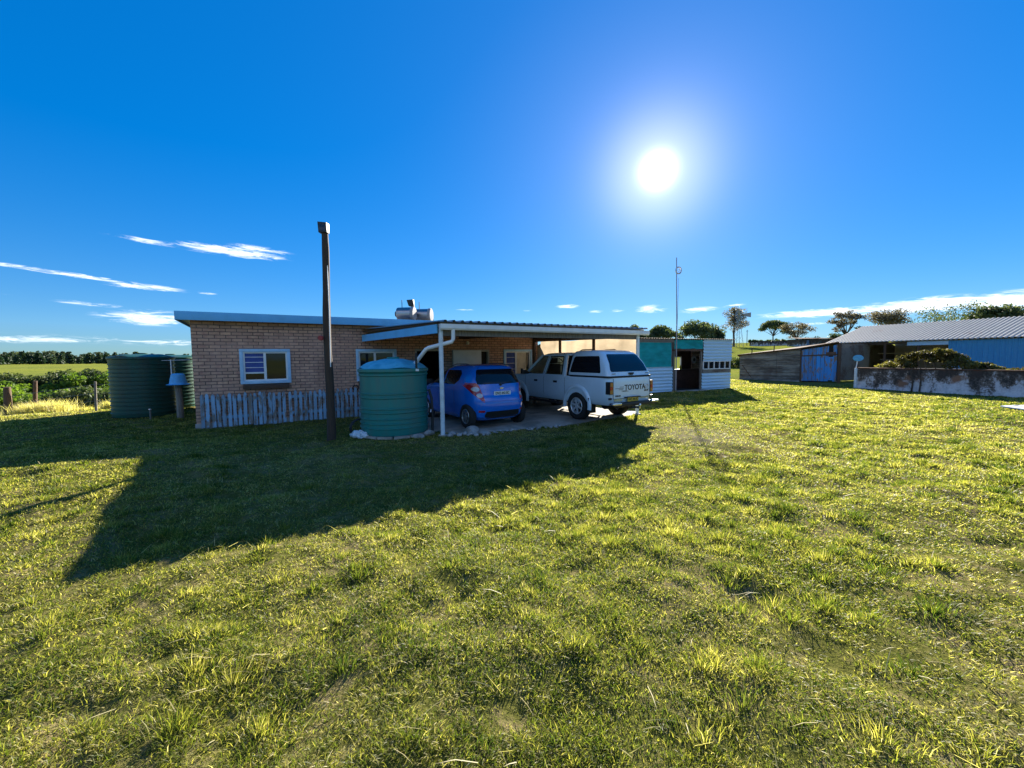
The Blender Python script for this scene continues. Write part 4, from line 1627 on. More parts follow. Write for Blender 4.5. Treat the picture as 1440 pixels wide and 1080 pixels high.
mb.bar(w0 + Vector((0, 0, .85)), w1 + Vector((0, 0, .85)), .05, 1.6)
mb.build('back_wall', MT['darktin'], t)
for qq in (.25, .62):
    mb = MB()
    q = p0 + (p1 - p0) * qq + Vector((0, -.22, 0))
    mb.tube([q + Vector((0, 0, 1.72 + .35 * qq)), q + Vector((.02, 0, 2.12 + .35 * qq))], .03, 6)
    mb.build('roof_stub', MT['brownpost'], t)

# barn
E0 = Vector((22.19, 28, 0))
t = thing('barn', 'long farm shed with a ribbed grey roof, blue tin wall and dark open bays', 'barn', E0, math.atan2(-.933, .36))
LB = 17.0
# local: x along the eave to the right, y = +8 is the far side (n direction)
HB = 8.0
mb = MB()
n_ = int(LB / .2)
rows0, rows1, rows2 = [], [], []
pf = []
for k in range(n_):
    for dx, h in ((0, 0), (.07, 0), (.10, .045), (.155, .045), (.185, 0)):
        pf.append((k * .2 + dx - .15, h))
mb.grid([[(x, -.22, 2.45 + h) for x, h in pf], [(x, HB / 2, 3.70 + h) for x, h in pf], [(x, HB + .22, 2.45 + h) for x, h in pf]])
mb.build('roof', MT['barnroof'], t)
mb = MB()
corrugated(mb, (6.1, .0, 0), (LB - 6.1 - .3, 0, 0), (0, 0, 2.40), .2, .02, True)
mb.build('wall_sheet', MT['bluetin'], t)
mb = MB()
mb.box(4.3, 6.1, -.01, .03, 2.18, 2.40)
mb.build('header_board', MT['whitetin'], t)
mb = MB()
mb.box(.0, LB, HB - .05, HB, 0, 2.47)
mb.box(LB - .3, LB - .25, .05, HB - .05, 0, 2.4)
mb.box(6.3, 6.35, .05, HB - .05, 0, 2.4)
mb.build('back_wall', MT['plaster'], t)
mb = MB()
mb.poly([(0, .05, 2.3), (0, HB - .05, 2.3), (0, HB / 2, 3.6)])
mb.box(-.02, .02, 4, HB - .06, 0, 2.3)
mb.build('gable_end', MT['darktin'], t)
for x in (.1, 1.6, 3.2, 4.8):
    mb = MB()
    mb.tube([(x, .06, -.1), (x, .06, 2.42)], .07, 8)
    mb.build('post', MT['brownpost'], t, smooth=True)
mb = MB()
mb.box(.0, 4.3, .0, .12, 2.28, 2.40)
mb.build('beam', MT['brownpost'], t)
mb = MB()
mb.box(2.4, 4.6, 1.2, 1.25, 1.3, 1.34)
mb.box(1.8, 4.6, 2.2, 2.25, 1.7, 1.74)
mb.build('rail', MT['greywood'], t)

# stained whitewashed wall in front of the barn
W0, W1 = (17.18, 19.78), (20.62, 10.2)
a, an_, LW = seg_frame(W0, W1)
t = thing('whitewashed_wall', 'low stained whitewashed wall in front of the long barn', 'wall', a, an_)
mb = MB()
mb.box(0, LW, 0, .22, -.1, .98)
bmesh.ops.subdivide_edges(mb.bm, edges=mb.bm.edges, cuts=6, use_grid_fill=True)
for v in mb.bm.verts:
    v.co.z += .012 * math.sin(v.co.x * 3.1) * (v.co.z > .5)
mb.build('wall_face', MT['whitewash'], t)
mb = MB()
mb.box(-.03, LW, -.03, .25, .985, 1.035)
mb.build('coping', MT['rust'], t, bevel=.012)
mb = MB()
mb.box(-.12, -.003, -.05, .27, -.1, 1.0)
mb.build('end_pier', MT['post'], t, bevel=.02)
mb = MB()
mb.box(0, LW, 1.5, 1.7, -.1, 1.0)
mb.box(-.1, 0, .23, 1.7, -.1, .95)
mb.build('rear_wall', MT['darktin'], t)
for x in (2.15, 2.42):
    mb = MB()
    mb.tube([(x, -.06, -.1), (x + .05, -.08, .5), (x - .06, -.06, .9), (x - .02, .0, 1.06)], [.035, .03, .025, .02], 7)
    mb.build('vine_stem', MT['bark'], t, smooth=True)
t = thing('blue_disc', 'round light blue disc on a short white stick at the end of the stained wall', 'disc', (17.16, 19.86, .98), -.4)
mb = MB()
mb.tube([(0, 0, 0), (.03, 0, .22), (.05, 0, .42)], .022, 8)
mb.build('stick', MT['white'], t, smooth=True)
mb = MB()
mb.lathe([(0, -.03), (.2, -.03), (.22, -.01), (.20, .02), (0, .03)], 26, (.06, -.03, .52), 'y')
o = mb.build('disc', MT['bluedisc'], t, smooth=True)
o.scale = (1, 1, .72)
o.location = (0, 0, .145)

# white board on the grass at the right
t = thing('white_board', 'flat white board lying on the grass at the right edge', 'board', (15.1, 11.6, .03), .15)
mb = MB()
mb.hexa([(-.42, -.4, .0), (.9, -.4, .0), (.9, .4, .03), (-.30, .4, .03), (-.42, -.4, .03), (.9, -.4, .03), (.9, .4, .07), (-.30, .4, .07)])
mb.build('panel', MT['white'], t, bevel=.006)
mb = MB()
mb.box(.1, .16, -.38, .38, .07, .085)
mb.build('batten', MT['white'], t)

# wire fence on the left
t = thing('wire_fence', 'farm wire fence with timber posts along the dry grass on the left', 'fence', (0, 0, 0))
FP = [(-24.5, 15.6), (-18.75, 14.72), (-14.51, 13.80), (-10.5, 15.6)]
FPZ = [1.1, 1.28, 1.02, 1.0]
for k, ((x, y), h) in enumerate(zip(FP, FPZ)):
    mb = MB()
    z = float(terr(x, y))
    thick = .11 if k == 1 else .036
    mb.tube([(x, y, z - .2), (x + .03, y, z + h * .6), (x + .05, y, z + h)], [thick, thick * .95, thick * .85], 10)
    mb.build('post', MT['brownpost' if k == 1 else 'greywood'], t, smooth=True, ang=60)
mb = MB()
x, y = -18.45, 15.3
mb.tube([(x, y, -.2), (x + .12, y, 1.0)], [.07, .055], 8)
mb.build('post', MT['brownpost'], t, smooth=True, ang=60)
for h in (.35, .62, .92):
    mb = MB()
    mb.tube([(x, y, float(terr(x, y)) + h) for x, y in FP], .006, 5)
    mb.build('wire', MT['wire'], t)


# ------------------------------------------------------------------ vehicles
def shell_fn(layers):
    zs = [l[0] for l in layers]
    A = np.array(layers)

    def par(z):
        return [float(np.interp(z, zs, A[:, i])) for i in range(1, 5)]

    def rear(x, z):
        yr, yf, w, n = par(z)
        yc, L = (yr + yf) / 2, (yf - yr) / 2
        q = min(abs(x) / w, .9999)
        return yc - L * (1 - q ** n) ** (1 / n)

    def front(x, z):
        yr, yf, w, n = par(z)
        yc, L = (yr + yf) / 2, (yf - yr) / 2
        q = min(abs(x) / w, .9999)
        return yc + L * (1 - q ** n) ** (1 / n)

    def side(y, z):
        yr, yf, w, n = par(z)
        yc, L = (yr + yf) / 2, (yf - yr) / 2
        q = min(abs(y - yc) / L, .9999)
        return w * (1 - q ** n) ** (1 / n)
    return rear, side, front


def resample(rows, nr):
    rows = sorted(rows, key=lambda q: q[0])
    zs = [r_[0] for r_ in rows]
    out = []
    for k in range(nr + 1):
        z = zs[0] + (zs[-1] - zs[0]) * k / nr
        out.append((z, float(np.interp(z, zs, [r_[1] for r_ in rows])), float(np.interp(z, zs, [r_[2] for r_ in rows]))))
    return out


def patch_end(fn, rows, eps, nr=10, nc=18, sgn=-1, thick=.012):
    """panel lying on the rear (or front) of a shell: rows (z, x_left, x_right)"""
    mb_ = MB()
    R0, R1 = [], []
    for z, xl, xr in resample(rows, nr):
        R0.append([(xl + (xr - xl) * i / nc, fn(xl + (xr - xl) * i / nc, z) + sgn * eps, z) for i in range(nc + 1)])
        R1.append([(p[0], p[1] - sgn * (thick + eps), p[2]) for p in R0[-1]])
    mb_.grid(R0)
    rim = [R0[0][i] for i in range(nc + 1)] + [R0[k][-1] for k in range(1, nr + 1)] + [R0[-1][i] for i in range(nc - 1, -1, -1)] + [R0[k][0] for k in range(nr - 1, 0, -1)]
    rim2 = [R1[0][i] for i in range(nc + 1)] + [R1[k][-1] for k in range(1, nr + 1)] + [R1[-1][i] for i in range(nc - 1, -1, -1)] + [R1[k][0] for k in range(nr - 1, 0, -1)]
    mb_.grid([rim + rim[:1], rim2 + rim2[:1]])
    bmesh.ops.remove_doubles(mb_.bm, verts=mb_.bm.verts, dist=1e-5)
    return mb_


def patch_side(fn, rows, sg, eps, nr=10, nc=18, thick=.012):
    mb_ = MB()
    R0, R1 = [], []
    for z, ya, yb in resample(rows, nr):
        R0.append([(sg * (fn(ya + (yb - ya) * i / nc, z) + eps), ya + (yb - ya) * i / nc, z) for i in range(nc + 1)])
        R1.append([(p[0] - sg * (thick + eps), p[1], p[2]) for p in R0[-1]])
    mb_.grid(R0)
    rim = [R0[0][i] for i in range(nc + 1)] + [R0[k][-1] for k in range(1, nr + 1)] + [R0[-1][i] for i in range(nc - 1, -1, -1)] + [R0[k][0] for k in range(nr - 1, 0, -1)]
    rim2 = [R1[0][i] for i in range(nc + 1)] + [R1[k][-1] for k in range(1, nr + 1)] + [R1[-1][i] for i in range(nc - 1, -1, -1)] + [R1[k][0] for k in range(nr - 1, 0, -1)]
    mb_.grid([rim + rim[:1], rim2 + rim2[:1]])
    bmesh.ops.remove_doubles(mb_.bm, verts=mb_.bm.verts, dist=1e-5)
    return mb_


def cut_arches(o, cuts):
    """boolean the wheel arches out of a body"""
    for (x0, x1, y, z, r_) in cuts:
        mb_ = MB()
        mb_.lathe([(0, x0), (r_, x0), (r_, x1), (0, x1)], 40, (0, y, z), 'x')
        c = mb_.build('cutter', MT['black'])
        md = o.modifiers.new('b', 'BOOLEAN')
        md.object = c
        md.operation = 'DIFFERENCE'
        md.solver = 'EXACT'
        dg = bpy.context.evaluated_depsgraph_get()
        me = bpy.data.meshes.new_from_object(o.evaluated_get(dg))
        o.modifiers.clear()
        o.data = me
        bpy.data.objects.remove(c)
    o.data.polygons.foreach_set('use_smooth', [True] * len(o.data.polygons))
    o.data.set_sharp_from_angle(angle=R(32))


def wheel(parent, x, y, r_, w, spokes, sg, rim_mat, rimr=.62):
    """tyre with tread plus a spoked rim facing outwards (sg)"""
    e = bpy.data.objects.new('wheel', None)
    mb_ = MB()
    pr = [(r_ * .62, -w * .42), (r_ * .70, -w * .5), (r_ * .90, -w * .5), (r_ * .985, -w * .40), (r_, -w * .3), (r_, w * .3), (r_ * .985, w * .40), (r_ * .90, w * .5), (r_ * .70, w * .5), (r_ * .62, w * .42), (r_ * .62, -w * .42)]
    mb_.lathe(pr, 44, (0, 0, 0), 'x')
    wh = mb_.build('wheel', MT['rubber'], parent, smooth=True, ang=50)
    wh.location = (x, y, r_)
    mb_ = MB()
    rr_ = r_ * .63
    mb_.lathe([(rr_, sg * w * .40), (rr_ * .93, sg * w * .46), (rr_ * .86, sg * w * .40), (rr_ * .84, sg * w * .0), (rr_, 0)], 40, (0, 0, 0), 'x')
    mb_.lathe([(0, sg * w * .40), (rr_ * .20, sg * w * .40), (rr_ * .24, sg * w * .33), (rr_ * .24, 0), (0, 0)], 20, (0, 0, 0), 'x')
    for k in range(spokes):
        a_ = 2 * math.pi * k / spokes + .3
        d_ = Vector((0, math.cos(a_), math.sin(a_)))
        mb_.bar(Vector((sg * w * .33, 0, 0)) + d_ * rr_ * .18, Vector((sg * w * .38, 0, 0)) + d_ * rr_ * .88, rr_ * .20, w * .10, (1, 0, 0))
    mb_.build('rim', rim_mat, wh, smooth=True, ang=40)
    mb_ = MB()
    mb_.lathe([(0, 0), (rr_ * .86, 0), (rr_ * .86, sg * w * .05), (0, sg * w * .05)], 28, (0, 0, 0), 'x')
    mb_.build('brake_disc', MT['black'], wh)
    bpy.data.objects.remove(e)
    return wh


def make_hatch():
    t = thing('hatchback_car', 'small blue hatchback parked under the carport, seen from behind', 'car', (-.515, 9.965, .02), R(34.5))
    LAY = [(.20, -.40, 2.80, .69, 5), (.28, -.50, 2.98, .755, 5), (.45, -.555, 3.05, .79, 5), (.62, -.56, 3.06, .80, 5), (.74, -.53, 3.04, .80, 5), (.80, -.49, 3.0, .802, 5), (.88, -.47, 2.82, .80, 5), (.97, -.45, 2.45, .79, 5),
           (1.04, -.43, 2.22, .77, 5), (1.12, -.40, 2.02, .735, 5), (1.28, -.32, 1.70, .67, 5), (1.40, -.23, 1.42, .61, 5), (1.47, -.14, 1.18, .555, 4.5), (1.505, .05, .98, .46, 4), (1.525, .25, .75, .25, 3)]
    rear, side, front = shell_fn(LAY)
    mb_ = MB()
    mb_.shell(LAY, 96)
    body = mb_.build('body', MT['bluecar'], t, smooth=True)
    WY = -.08
    cut_arches(body, [(-1, -.5, WY, .29, .335), (.5, 1, WY, .29, .335), (-1, -.5, 2.29, .29, .335), (.5, 1, 2.29, .29, .335)])
    for sg in (-1, 1):
        for y in (WY, 2.29):
            wheel(t, sg * .72, y, .29, .17, 7, sg, MT['alu'])
        # arch liners
    mb_ = MB()
    mb_.box(-.5, .5, -.3, 2.7, .2, .5)
    mb_.build('underbody', MT['black'], t)
    # rear glass and dark upper hatch
    patch_end(rear, [(1.06, -.60, .60), (1.16, -.60, .60), (1.36, -.535, .535), (1.40, -.51, .51)], .006).build('rear_window', MT['tint'], t, smooth=True)
    patch_end(rear, [(1.41, -.50, .50), (1.465, -.44, .44)], .06, 4, 16, thick=.10).build('spoiler', MT['bluecar'], t, smooth=True)
    # tailgate with its recess
    tg = patch_end(rear, [(.60, -.47, .47), (.66, -.52, .52), (.95, -.56, .56), (1.045, -.58, .58)], .004).build('tailgate', MT['bluecar'], t, smooth=True)
    patch_end(rear, [(.755, -.33, .33), (.765, -.345, .345), (.90, -.33, .33), (.905, -.32, .32)], .007, 4, 10).build('plate_recess', MT['bluecar'], tg, smooth=True)
    mb_ = MB()
    y = rear(0, .83) - .012
    mb_.box(-.24, .24, y - .008, y, .785, .885)
    pl = mb_.build('number_plate', MT['plate'], tg)
    text_mesh('plate_text', 'DVZ 442 EC', .082, MT['black'], pl, (0, y - .009, .834), (R(90), 0, 0), .002, .92)
    # bow tie badge and wiper
    mb_ = MB()
    yb = rear(0, .955) - .012
    mb_.box(-.055, .055, yb - .006, yb, .945, .965)
    mb_.box(-.022, .022, yb - .009, yb - .0005, .935, .975)
    mb_.build('badge', MT['chrome'], tg)
    mb_ = MB()
    mb_.lathe([(0, 0), (.03, 0), (.025, -.03), (0, -.035)], 12, (-.02, rear(0, 1.03) - .004, 1.035), 'y')
    mb_.tube([(-.02, rear(0, 1.04) - .03, 1.04), (.30, rear(.3, 1.10) - .025, 1.10)], .008, 6)
    mb_.build('wiper', MT['black'], t)
    patch_end(rear, [(.245, -.42, .42), (.30, -.50, .50), (.42, -.46, .46)], .006, 4).build('bumper_insert', MT['black'], t, smooth=True)
    mb_ = MB()
    mb_.grid([[(x, rear(x, .655) - .012, .655 + d) for x in np.linspace(-.7, .7, 30)] for d in (-.012, .012)])
    mb_.build('bumper_crease', MT['bluecar'], t, smooth=True)
    for sg in (-1, 1):
        def mir(rows):
            return [(z, min(sg * a_, sg * b_), max(sg * a_, sg * b_)) for z, a_, b_ in rows]
        lamp = patch_end(rear, mir([(.64, .50, .53), (.72, .505, .60), (.84, .53, .70), (.96, .56, .755), (1.04, .58, .765), (1.09, .62, .73)]), .010, 12, 14).build('tail_light', MT['red'], t, smooth=True)
        for (zc, xc, r_) in ((.945, .645, .058), (.80, .585, .052)):
            patch_end(rear, mir([(zc + r_ * math.sin(q), xc - r_ * 1.15 * math.cos(q), xc + r_ * 1.15 * math.cos(q)) for q in np.linspace(-1.5, 1.5, 9)]), .017, 8, 8).build('lens', MT['lens'], lamp, smooth=True)
        patch_end(rear, mir([(.40, .50, .62), (.45, .50, .62)]), .008, 2, 4).build('reflector', MT['red'], t, smooth=True)
        # side glass, upswept at the back
        patch_side(side, [(1.03, .52, 1.12), (1.14, .34, 1.12), (1.30, .30, 1.12), (1.385, .42, 1.12)], sg, .006).build('side_window', MT['tint'], t, smooth=True)
        patch_side(side, [(1.02, 1.19, 1.95), (1.10, 1.19, 1.86), (1.30, 1.19, 1.48), (1.39, 1.19, 1.30)], sg, .006).build('side_window', MT['tint'], t, smooth=True)
        mb_ = MB()
        mb_.hexa([(sg * .80, 1.78, 1.0), (sg * .96, 1.80, 1.01), (sg * .95, 1.92, 1.01), (sg * .80, 1.92, 1.0), (sg * .80, 1.78, 1.13), (sg * .95, 1.80, 1.13), (sg * .94, 1.92, 1.12), (sg * .80, 1.92, 1.12)])
        mb_.build('mirror', MT['black'], t, bevel=.015)
        # roof rails
        mb_ = MB()
        mb_.tube([(sg * .50, 0.0, 1.49), (sg * .51, .35, 1.535), (sg * .50, .9, 1.53), (sg * .49, 1.2, 1.48)], .012, 8)
        mb_.build('roof_rail', MT['chrome'], t, smooth=True)
        # character lines and sills on the doors
        patch_side(side, [(.26, .34, 1.92), (.36, .34, 1.92)], sg, .012, 3).build('sill', MT['bluecar'], t, smooth=True)
        for yy in (.50, 1.155, 1.98):
            mb_ = MB()
            mb_.grid([[(sg * (side(yy + d, z) + .0025), yy + d, z) for d in (-.004, .004)] for z in np.linspace(.38, 1.0, 12)])
            mb_.build('door_gap', MT['seal'], t)
        for yy in (1.28,):
            mb_ = MB()
            mb_.tube([(sg * side(yy, .92), yy, .92), (sg * (side(yy, .92) + .03), yy + .04, .925), (sg * (side(yy + .2, .92) + .03), yy + .17, .925), (sg * side(yy + .2, .92), yy + .2, .92)], .014, 8)
            mb_.build('door_handle', MT['bluecar'], t, smooth=True)
    patch_end(front, [(1.06, -.60, .60), (1.20, -.58, .58), (1.42, -.50, .50)], .006, sgn=1).build('windscreen', MT['tint'], t, smooth=True)
    for sg in (-1, 1):
        patch_end(front, [(.66, min(sg * .40, sg * .62), max(sg * .40, sg * .62)), (.80, min(sg * .45, sg * .68), max(sg * .45, sg * .68))], .01, sgn=1).build('headlight', MT['lens'], t, smooth=True)
    return t


make_hatch()


def make_pickup():
    t = thing('pickup_truck', 'white double cab pickup with a canopy parked at the right of the carport', 'pickup truck', (2.44, 11.12, .02), R(32.6))
    LAY = [(.46, -1.10, 3.62, .76, 14), (.54, -1.14, 3.72, .81, 14), (.70, -1.16, 3.76, .835, 14), (.95, -1.165, 3.74, .84, 14), (1.08, -1.16, 3.66, .83, 14), (1.13, -1.15, 3.5, .82, 14), (1.165, -1.15, 2.75, .805, 14)]
    rear, side, front = shell_fn(LAY)
    mb_ = MB()
    mb_.shell(LAY, 120)
    body = mb_.build('body', MT['whitecar'], t, smooth=True)
    WR, FY = .37, 2.80
    cut_arches(body, [(-1, -.45, 0, .40, .46), (.45, 1, 0, .40, .46), (-1, -.45, FY, .40, .46), (.45, 1, FY, .40, .46)])
    for sg in (-1, 1):
        for y in (0, FY):
            wheel(t, sg * .745, y, WR, .25, 6, sg, MT['rimsilver'], .6)
            # flared arch
            mb_ = MB()
            rows = []
            for (r_, xo) in ((.455, .80), (.46, .875), (.49, .885), (.535, .865), (.56, .835)):
                rows.append([(sg * xo, y + r_ * math.cos(q), .40 + r_ * math.sin(q)) for q in np.linspace(-.18, math.pi + .18, 34)])
            mb_.grid(rows)
            mb_.build('wheel_arch', MT['whitecar'], t, smooth=True, ang=50)
        mb_ = MB()
        mb_.box(sg * .745 - .13, sg * .745 + .13, -.50, -.47, .22, .62)
        mb_.build('mud_flap', MT['rubber'], t, bevel=.005)
        mb_ = MB()
        mb_.tube([(sg * .70, .55, .45), (sg * .86, .65, .40), (sg * .86, 2.15, .40), (sg * .70, 2.25, .45)], .035, 10)
        mb_.build('side_step', MT['black'], t, smooth=True)
    mb_ = MB()
    mb_.box(-.48, .48, -1.0, 3.5, .40, .62)
    mb_.tube([(-.6, 0, .38), (.6, 0, .38)], .06, 10)
    mb_.tube([(-.35, -.55, .40), (.35, -.55, .40)], .11, 12)
    mb_.build('chassis', MT['black'], t)
    # cab greenhouse: roof, pillars, glass
    zb, zt = 1.165, 1.74
    yA, yAt, yC, yCt = 2.48, 1.72, .52, .60     # windscreen base/top, rear base/top
    wb, wt = .795, .635
    RL = [(zt - .01, yCt - .04, yAt + .06, wt + .015, 9), (zt + .02, yCt - .04, yAt + .04, wt + .01, 9), (zt + .055, yCt, yAt - .05, wt - .06, 8), (zt + .075, yCt + .15, yAt - .25, wt - .2, 6)]
    mb_ = MB()
    mb_.shell(RL, 72)
    mb_.build('cab_roof', MT['whitecar'], t, smooth=True)

    def lp(p, q, k):
        return tuple(a_ + (b_ - a_) * k for a_, b_ in zip(p, q))
    for sg in (-1, 1):
        A0, A1 = (sg * wb, yA, zb - .03), (sg * wt, yAt, zt)
        C0, C1 = (sg * wb, yC, zb - .03), (sg * wt, yCt, zt)
        B0, B1 = (sg * wb, 1.50, zb - .03), (sg * wt, 1.36, zt)
        mb_ = MB()
        mb_.bar(A0, A1, .07, .07)
        mb_.bar(B0, B1, .05, .11, (0, 1, 0))
        mb_.bar(lp(C0, C0, 0), C1, .05, .05)
        # broad rear pillar
        mb_.hexa([(sg * wb, yC, zb - .03), (sg * wb, yC + .14, zb - .03), (sg * (wb - .04), yC + .14, zb - .03), (sg * (wb - .04), yC, zb - .03),
                  (sg * wt, yCt, zt), (sg * wt, yCt + .12, zt), (sg * (wt - .04), yCt + .12, zt), (sg * (wt - .04), yCt, zt)])
        mb_.bar((sg * wb, yC, zb), (sg * wb, yA, zb), .05, .05)
        mb_.bar((sg * wt, yCt, zt - .015), (sg * wt, yAt, zt - .015), .05, .05)
        mb_.build('pillar', MT['whitecar'], t)
        # rubber surround and panes
        for (a0, a1, b0, b1) in ((B0, B1, A0, A1), ((sg * wb, yC + .15, zb - .03), (sg * wt, yCt + .13, zt), B0, B1)):
            mb_ = MB()
            s_ = .012 * sg
            q = [lp(a0, a1, .08), lp(b0, b1, .08), lp(b0, b1, .93), lp(a0, a1, .93)]
            mb_.poly([(p[0] + s_, p[1], p[2]) for p in q])
            gl = mb_.build('side_window', MT['clear'], t)
            mb_ = MB()
            for i in range(4):
                p, r_ = q[i], q[(i + 1) % 4]
                mb_.bar((p[0] + s_, p[1], p[2]), (r_[0] + s_, r_[1], r_[2]), .02, .03)
            mb_.build('window_seal', MT['seal'], gl)
        # black handle and door seams
        for yy in (.92, 1.86):
            mb_ = MB()
            mb_.box(sg * .835 - .012, sg * .835 + .02, yy - .085, yy + .085, .955, 1.015)
            mb_.build('door_handle', MT['black'], t, bevel=.008)
        for yy in (.50, 1.47, 2.42):
            mb_ = MB()
            mb_.grid([[(sg * (side(yy + d, z) + .0025), yy + d, z) for d in (-.005, .005)] for z in np.linspace(.58, 1.14, 10)])
            mb_.build('door_gap', MT['seal'], t)
        mb_ = MB()
        mb_.hexa([(sg * .80, 2.26, 1.17), (sg * 1.04, 2.30, 1.17), (sg * 1.04, 2.40, 1.17), (sg * .80, 2.40, 1.17), (sg * .80, 2.26, 1.24), (sg * 1.04, 2.30, 1.35), (sg * 1.04, 2.40, 1.34), (sg * .80, 2.40, 1.24)])
        mb_.build('mirror', MT['black'], t, bevel=.02)
        mb_ = MB()
        mb_.box(sg * .62 - .1, sg * .62 + .1, 3.70, 3.78, .82, .98)
        mb_.build('headlight', MT['lens'], t, bevel=.01)
    mb_ = MB()
    mb_.poly([(-wb + .05, yA, zb), (wb - .05, yA, zb), (wt - .04, yAt + .02, zt), (-wt + .04, yAt + .02, zt)])
    mb_.build('windscreen', MT['clear'], t)
    mb_ = MB()
    mb_.poly([(-wb + .1, yC + .01, zb), (wb - .1, yC + .01, zb), (wt - .06, yCt, zt - .02), (-wt + .06, yCt, zt - .02)])
    mb_.build('cab_rear_window', MT['tint'], t)
    for x in (-.36, .36):
        mb_ = MB()
        mb_.box(x - .24, x + .24, 1.52, 1.66, 1.14, 1.48)
        mb_.box(x - .13, x + .13, 1.53, 1.62, 1.50, 1.66)
        mb_.build('seat', MT['seat'], t, bevel=.03)
    mb_ = MB()
    mb_.box(-.64, .64, .72, .86, 1.14, 1.40)
    mb_.build('seat', MT['seat'], t, bevel=.03)
    mb_ = MB()
    mb_.tube([(.36 + .17 * math.cos(q), 2.02 + .05 * math.sin(q), 1.26 + .16 * math.sin(q)) for q in np.linspace(0, 6.283, 21)], .014, 6)
    mb_.build('steering_wheel', MT['black'], t)
    # canopy
    CL = [(1.195, -1.12, .45, .80, 14), (1.26, -1.10, .45, .795, 14), (1.50, -.99, .44, .735, 12), (1.70, -.84, .43, .675, 10), (1.785, -.74, .42, .635, 9), (1.835, -.62, .40, .57, 8), (1.86, -.42, .30, .42, 6)]
    mb_ = MB()
    mb_.shell(CL, 96)
    cn = mb_.build('canopy', MT['whitecar'], t, smooth=True)
    crear, cside, cfront = shell_fn(CL)
    mb_ = MB()
    mb_.shell([(1.150, -1.155, .46, .812, 14), (1.196, -1.15, .46, .81, 14)], 96)
    mb_.build('rubber_seal', MT['seal'], t)
    for sg in (-1, 1):
        patch_side(cside, [(1.27, -.82, .30), (1.31, -.83, .325), (1.66, -.70, .25), (1.70, -.66, .20)], sg, .006).build('side_window', MT['tint'], cn, smooth=True)
        mb_ = MB()
        mb_.tube([(sg * .42, -.25, 1.852), (sg * .44, -.15, 1.88), (sg * .45, .2, 1.875), (sg * .44, .34, 1.83)], .014, 8)
        mb_.build('roof_rail', MT['black'], cn, smooth=True)
    patch_end(crear, [(1.30, -.66, .66), (1.34, -.68, .68), (1.70, -.575, .575), (1.745, -.53, .53)], .006).build('rear_window', MT['tint'], cn, smooth=True)
    mb_ = MB()
    y = crear(0, 1.25) - .02
    mb_.box(-.09, .09, y - .02, y + .012, 1.235, 1.275)
    mb_.box(-.05, .05, y - .025, y - .0205, 1.215, 1.255)
    mb_.build('latch', MT['black'], cn, bevel=.005)
    for x in (-.62, .62):
        mb_ = MB()
        y = crear(x, 1.25) - .012
        mb_.box(x - .06, x + .06, y - .008, y, 1.24, 1.262)
        mb_.build('gas_strut_mount', MT['greycap'], cn)
    mb_ = MB()
    mb_.box(-.16, .16, crear(0, 1.80) - .02, crear(0, 1.80) + .05, 1.79, 1.825)
    mb_.build('brake_light', MT['lens'], cn, bevel=.006)
    # tailgate
    tg = patch_end(rear, [(.64, -.675, .675), (1.135, -.675, .675)], .007).build('tailgate', MT['whitecar'], t, smooth=True)
    mb_ = MB()
    yg = rear(0, 1.0)
    for (x0, x1, z0, z1) in ((-.685, -.677, .62, 1.14), (.677, .685, .62, 1.14), (-.685, .685, .625, .633)):
        mb_.box(x0, x1, yg - .006, yg, z0, z1)
    mb_.build('tailgate_gap', MT['seal'], t)
    yt = yg - .010
    text_mesh('lettering', 'TOYOTA', .185, MT['black'], tg, (.10, yt, .895), (R(90), 0, 0), .004, 1.02, 0.0, 1.0)
    for k, (x0, x1, z) in enumerate(((-.62, -.32, .885), (-.50, -.34, .855), (-.47, -.31, .92), (-.40, -.20, .82), (-.36, -.14, .807))):
        mb_ = MB()
        mb_.box(x0, x1, yt - .002, yt + .001, z - .005, z + .005)
        mb_.build('stripe', MT['black'], tg)
    mb_ = MB()
    mb_.tube([(.55 + .07 * math.cos(q), yt, .90 + .055 * math.sin(q)) for q in np.linspace(0, 6.283, 25)], .007, 6)
    mb_.tube([(.55 + .03 * math.cos(q), yt, .90 + .055 * math.sin(q)) for q in np.linspace(0, 6.283, 25)], .006, 6)
    mb_.tube([(.55 + .045 * math.cos(q), yt, .925 + .02 * math.sin(q)) for q in np.linspace(0, 6.283, 25)], .006, 6)
    mb_.build('emblem', MT['alu'], tg, smooth=True)
    text_mesh('lettering', '4x4', .075, MT['black'], tg, (.52, yt, .80), (R(90), 0, 0), .002, 1.5, .3)
    text_mesh('lettering', 'HILUX', .05, MT['black'], tg, (-.52, yt, .70), (R(90), 0, 0), .002, 1.3)
    for (x0, x1) in ((-.64, -.36), (.34, .64)):
        mb_ = MB()
        mb_.box(x0, x1, rear(.5, .6) - .012, rear(.5, .6) - .004, .565 if x0 < 0 else .60, .63 if x0 < 0 else .72)
        mb_.build('reflector', MT['sticker'], t, bevel=.01)
    mb_ = MB()
    mb_.box(-.20, .20, yg - .04, yg - .025, .545, .645)
    pl = mb_.build('number_plate', MT['yellow'], t)
    text_mesh('plate_text', 'HVT 184 EC', .075, MT['black'], pl, (0, yg - .041, .595), (R(90), 0, 0), .002, .9)
    mb_ = MB()
    mb_.box(-.30, .26, yg - .06, yg - .006, .645, .665)
    mb_.build('plate_lamp_bar', MT['black'], t)
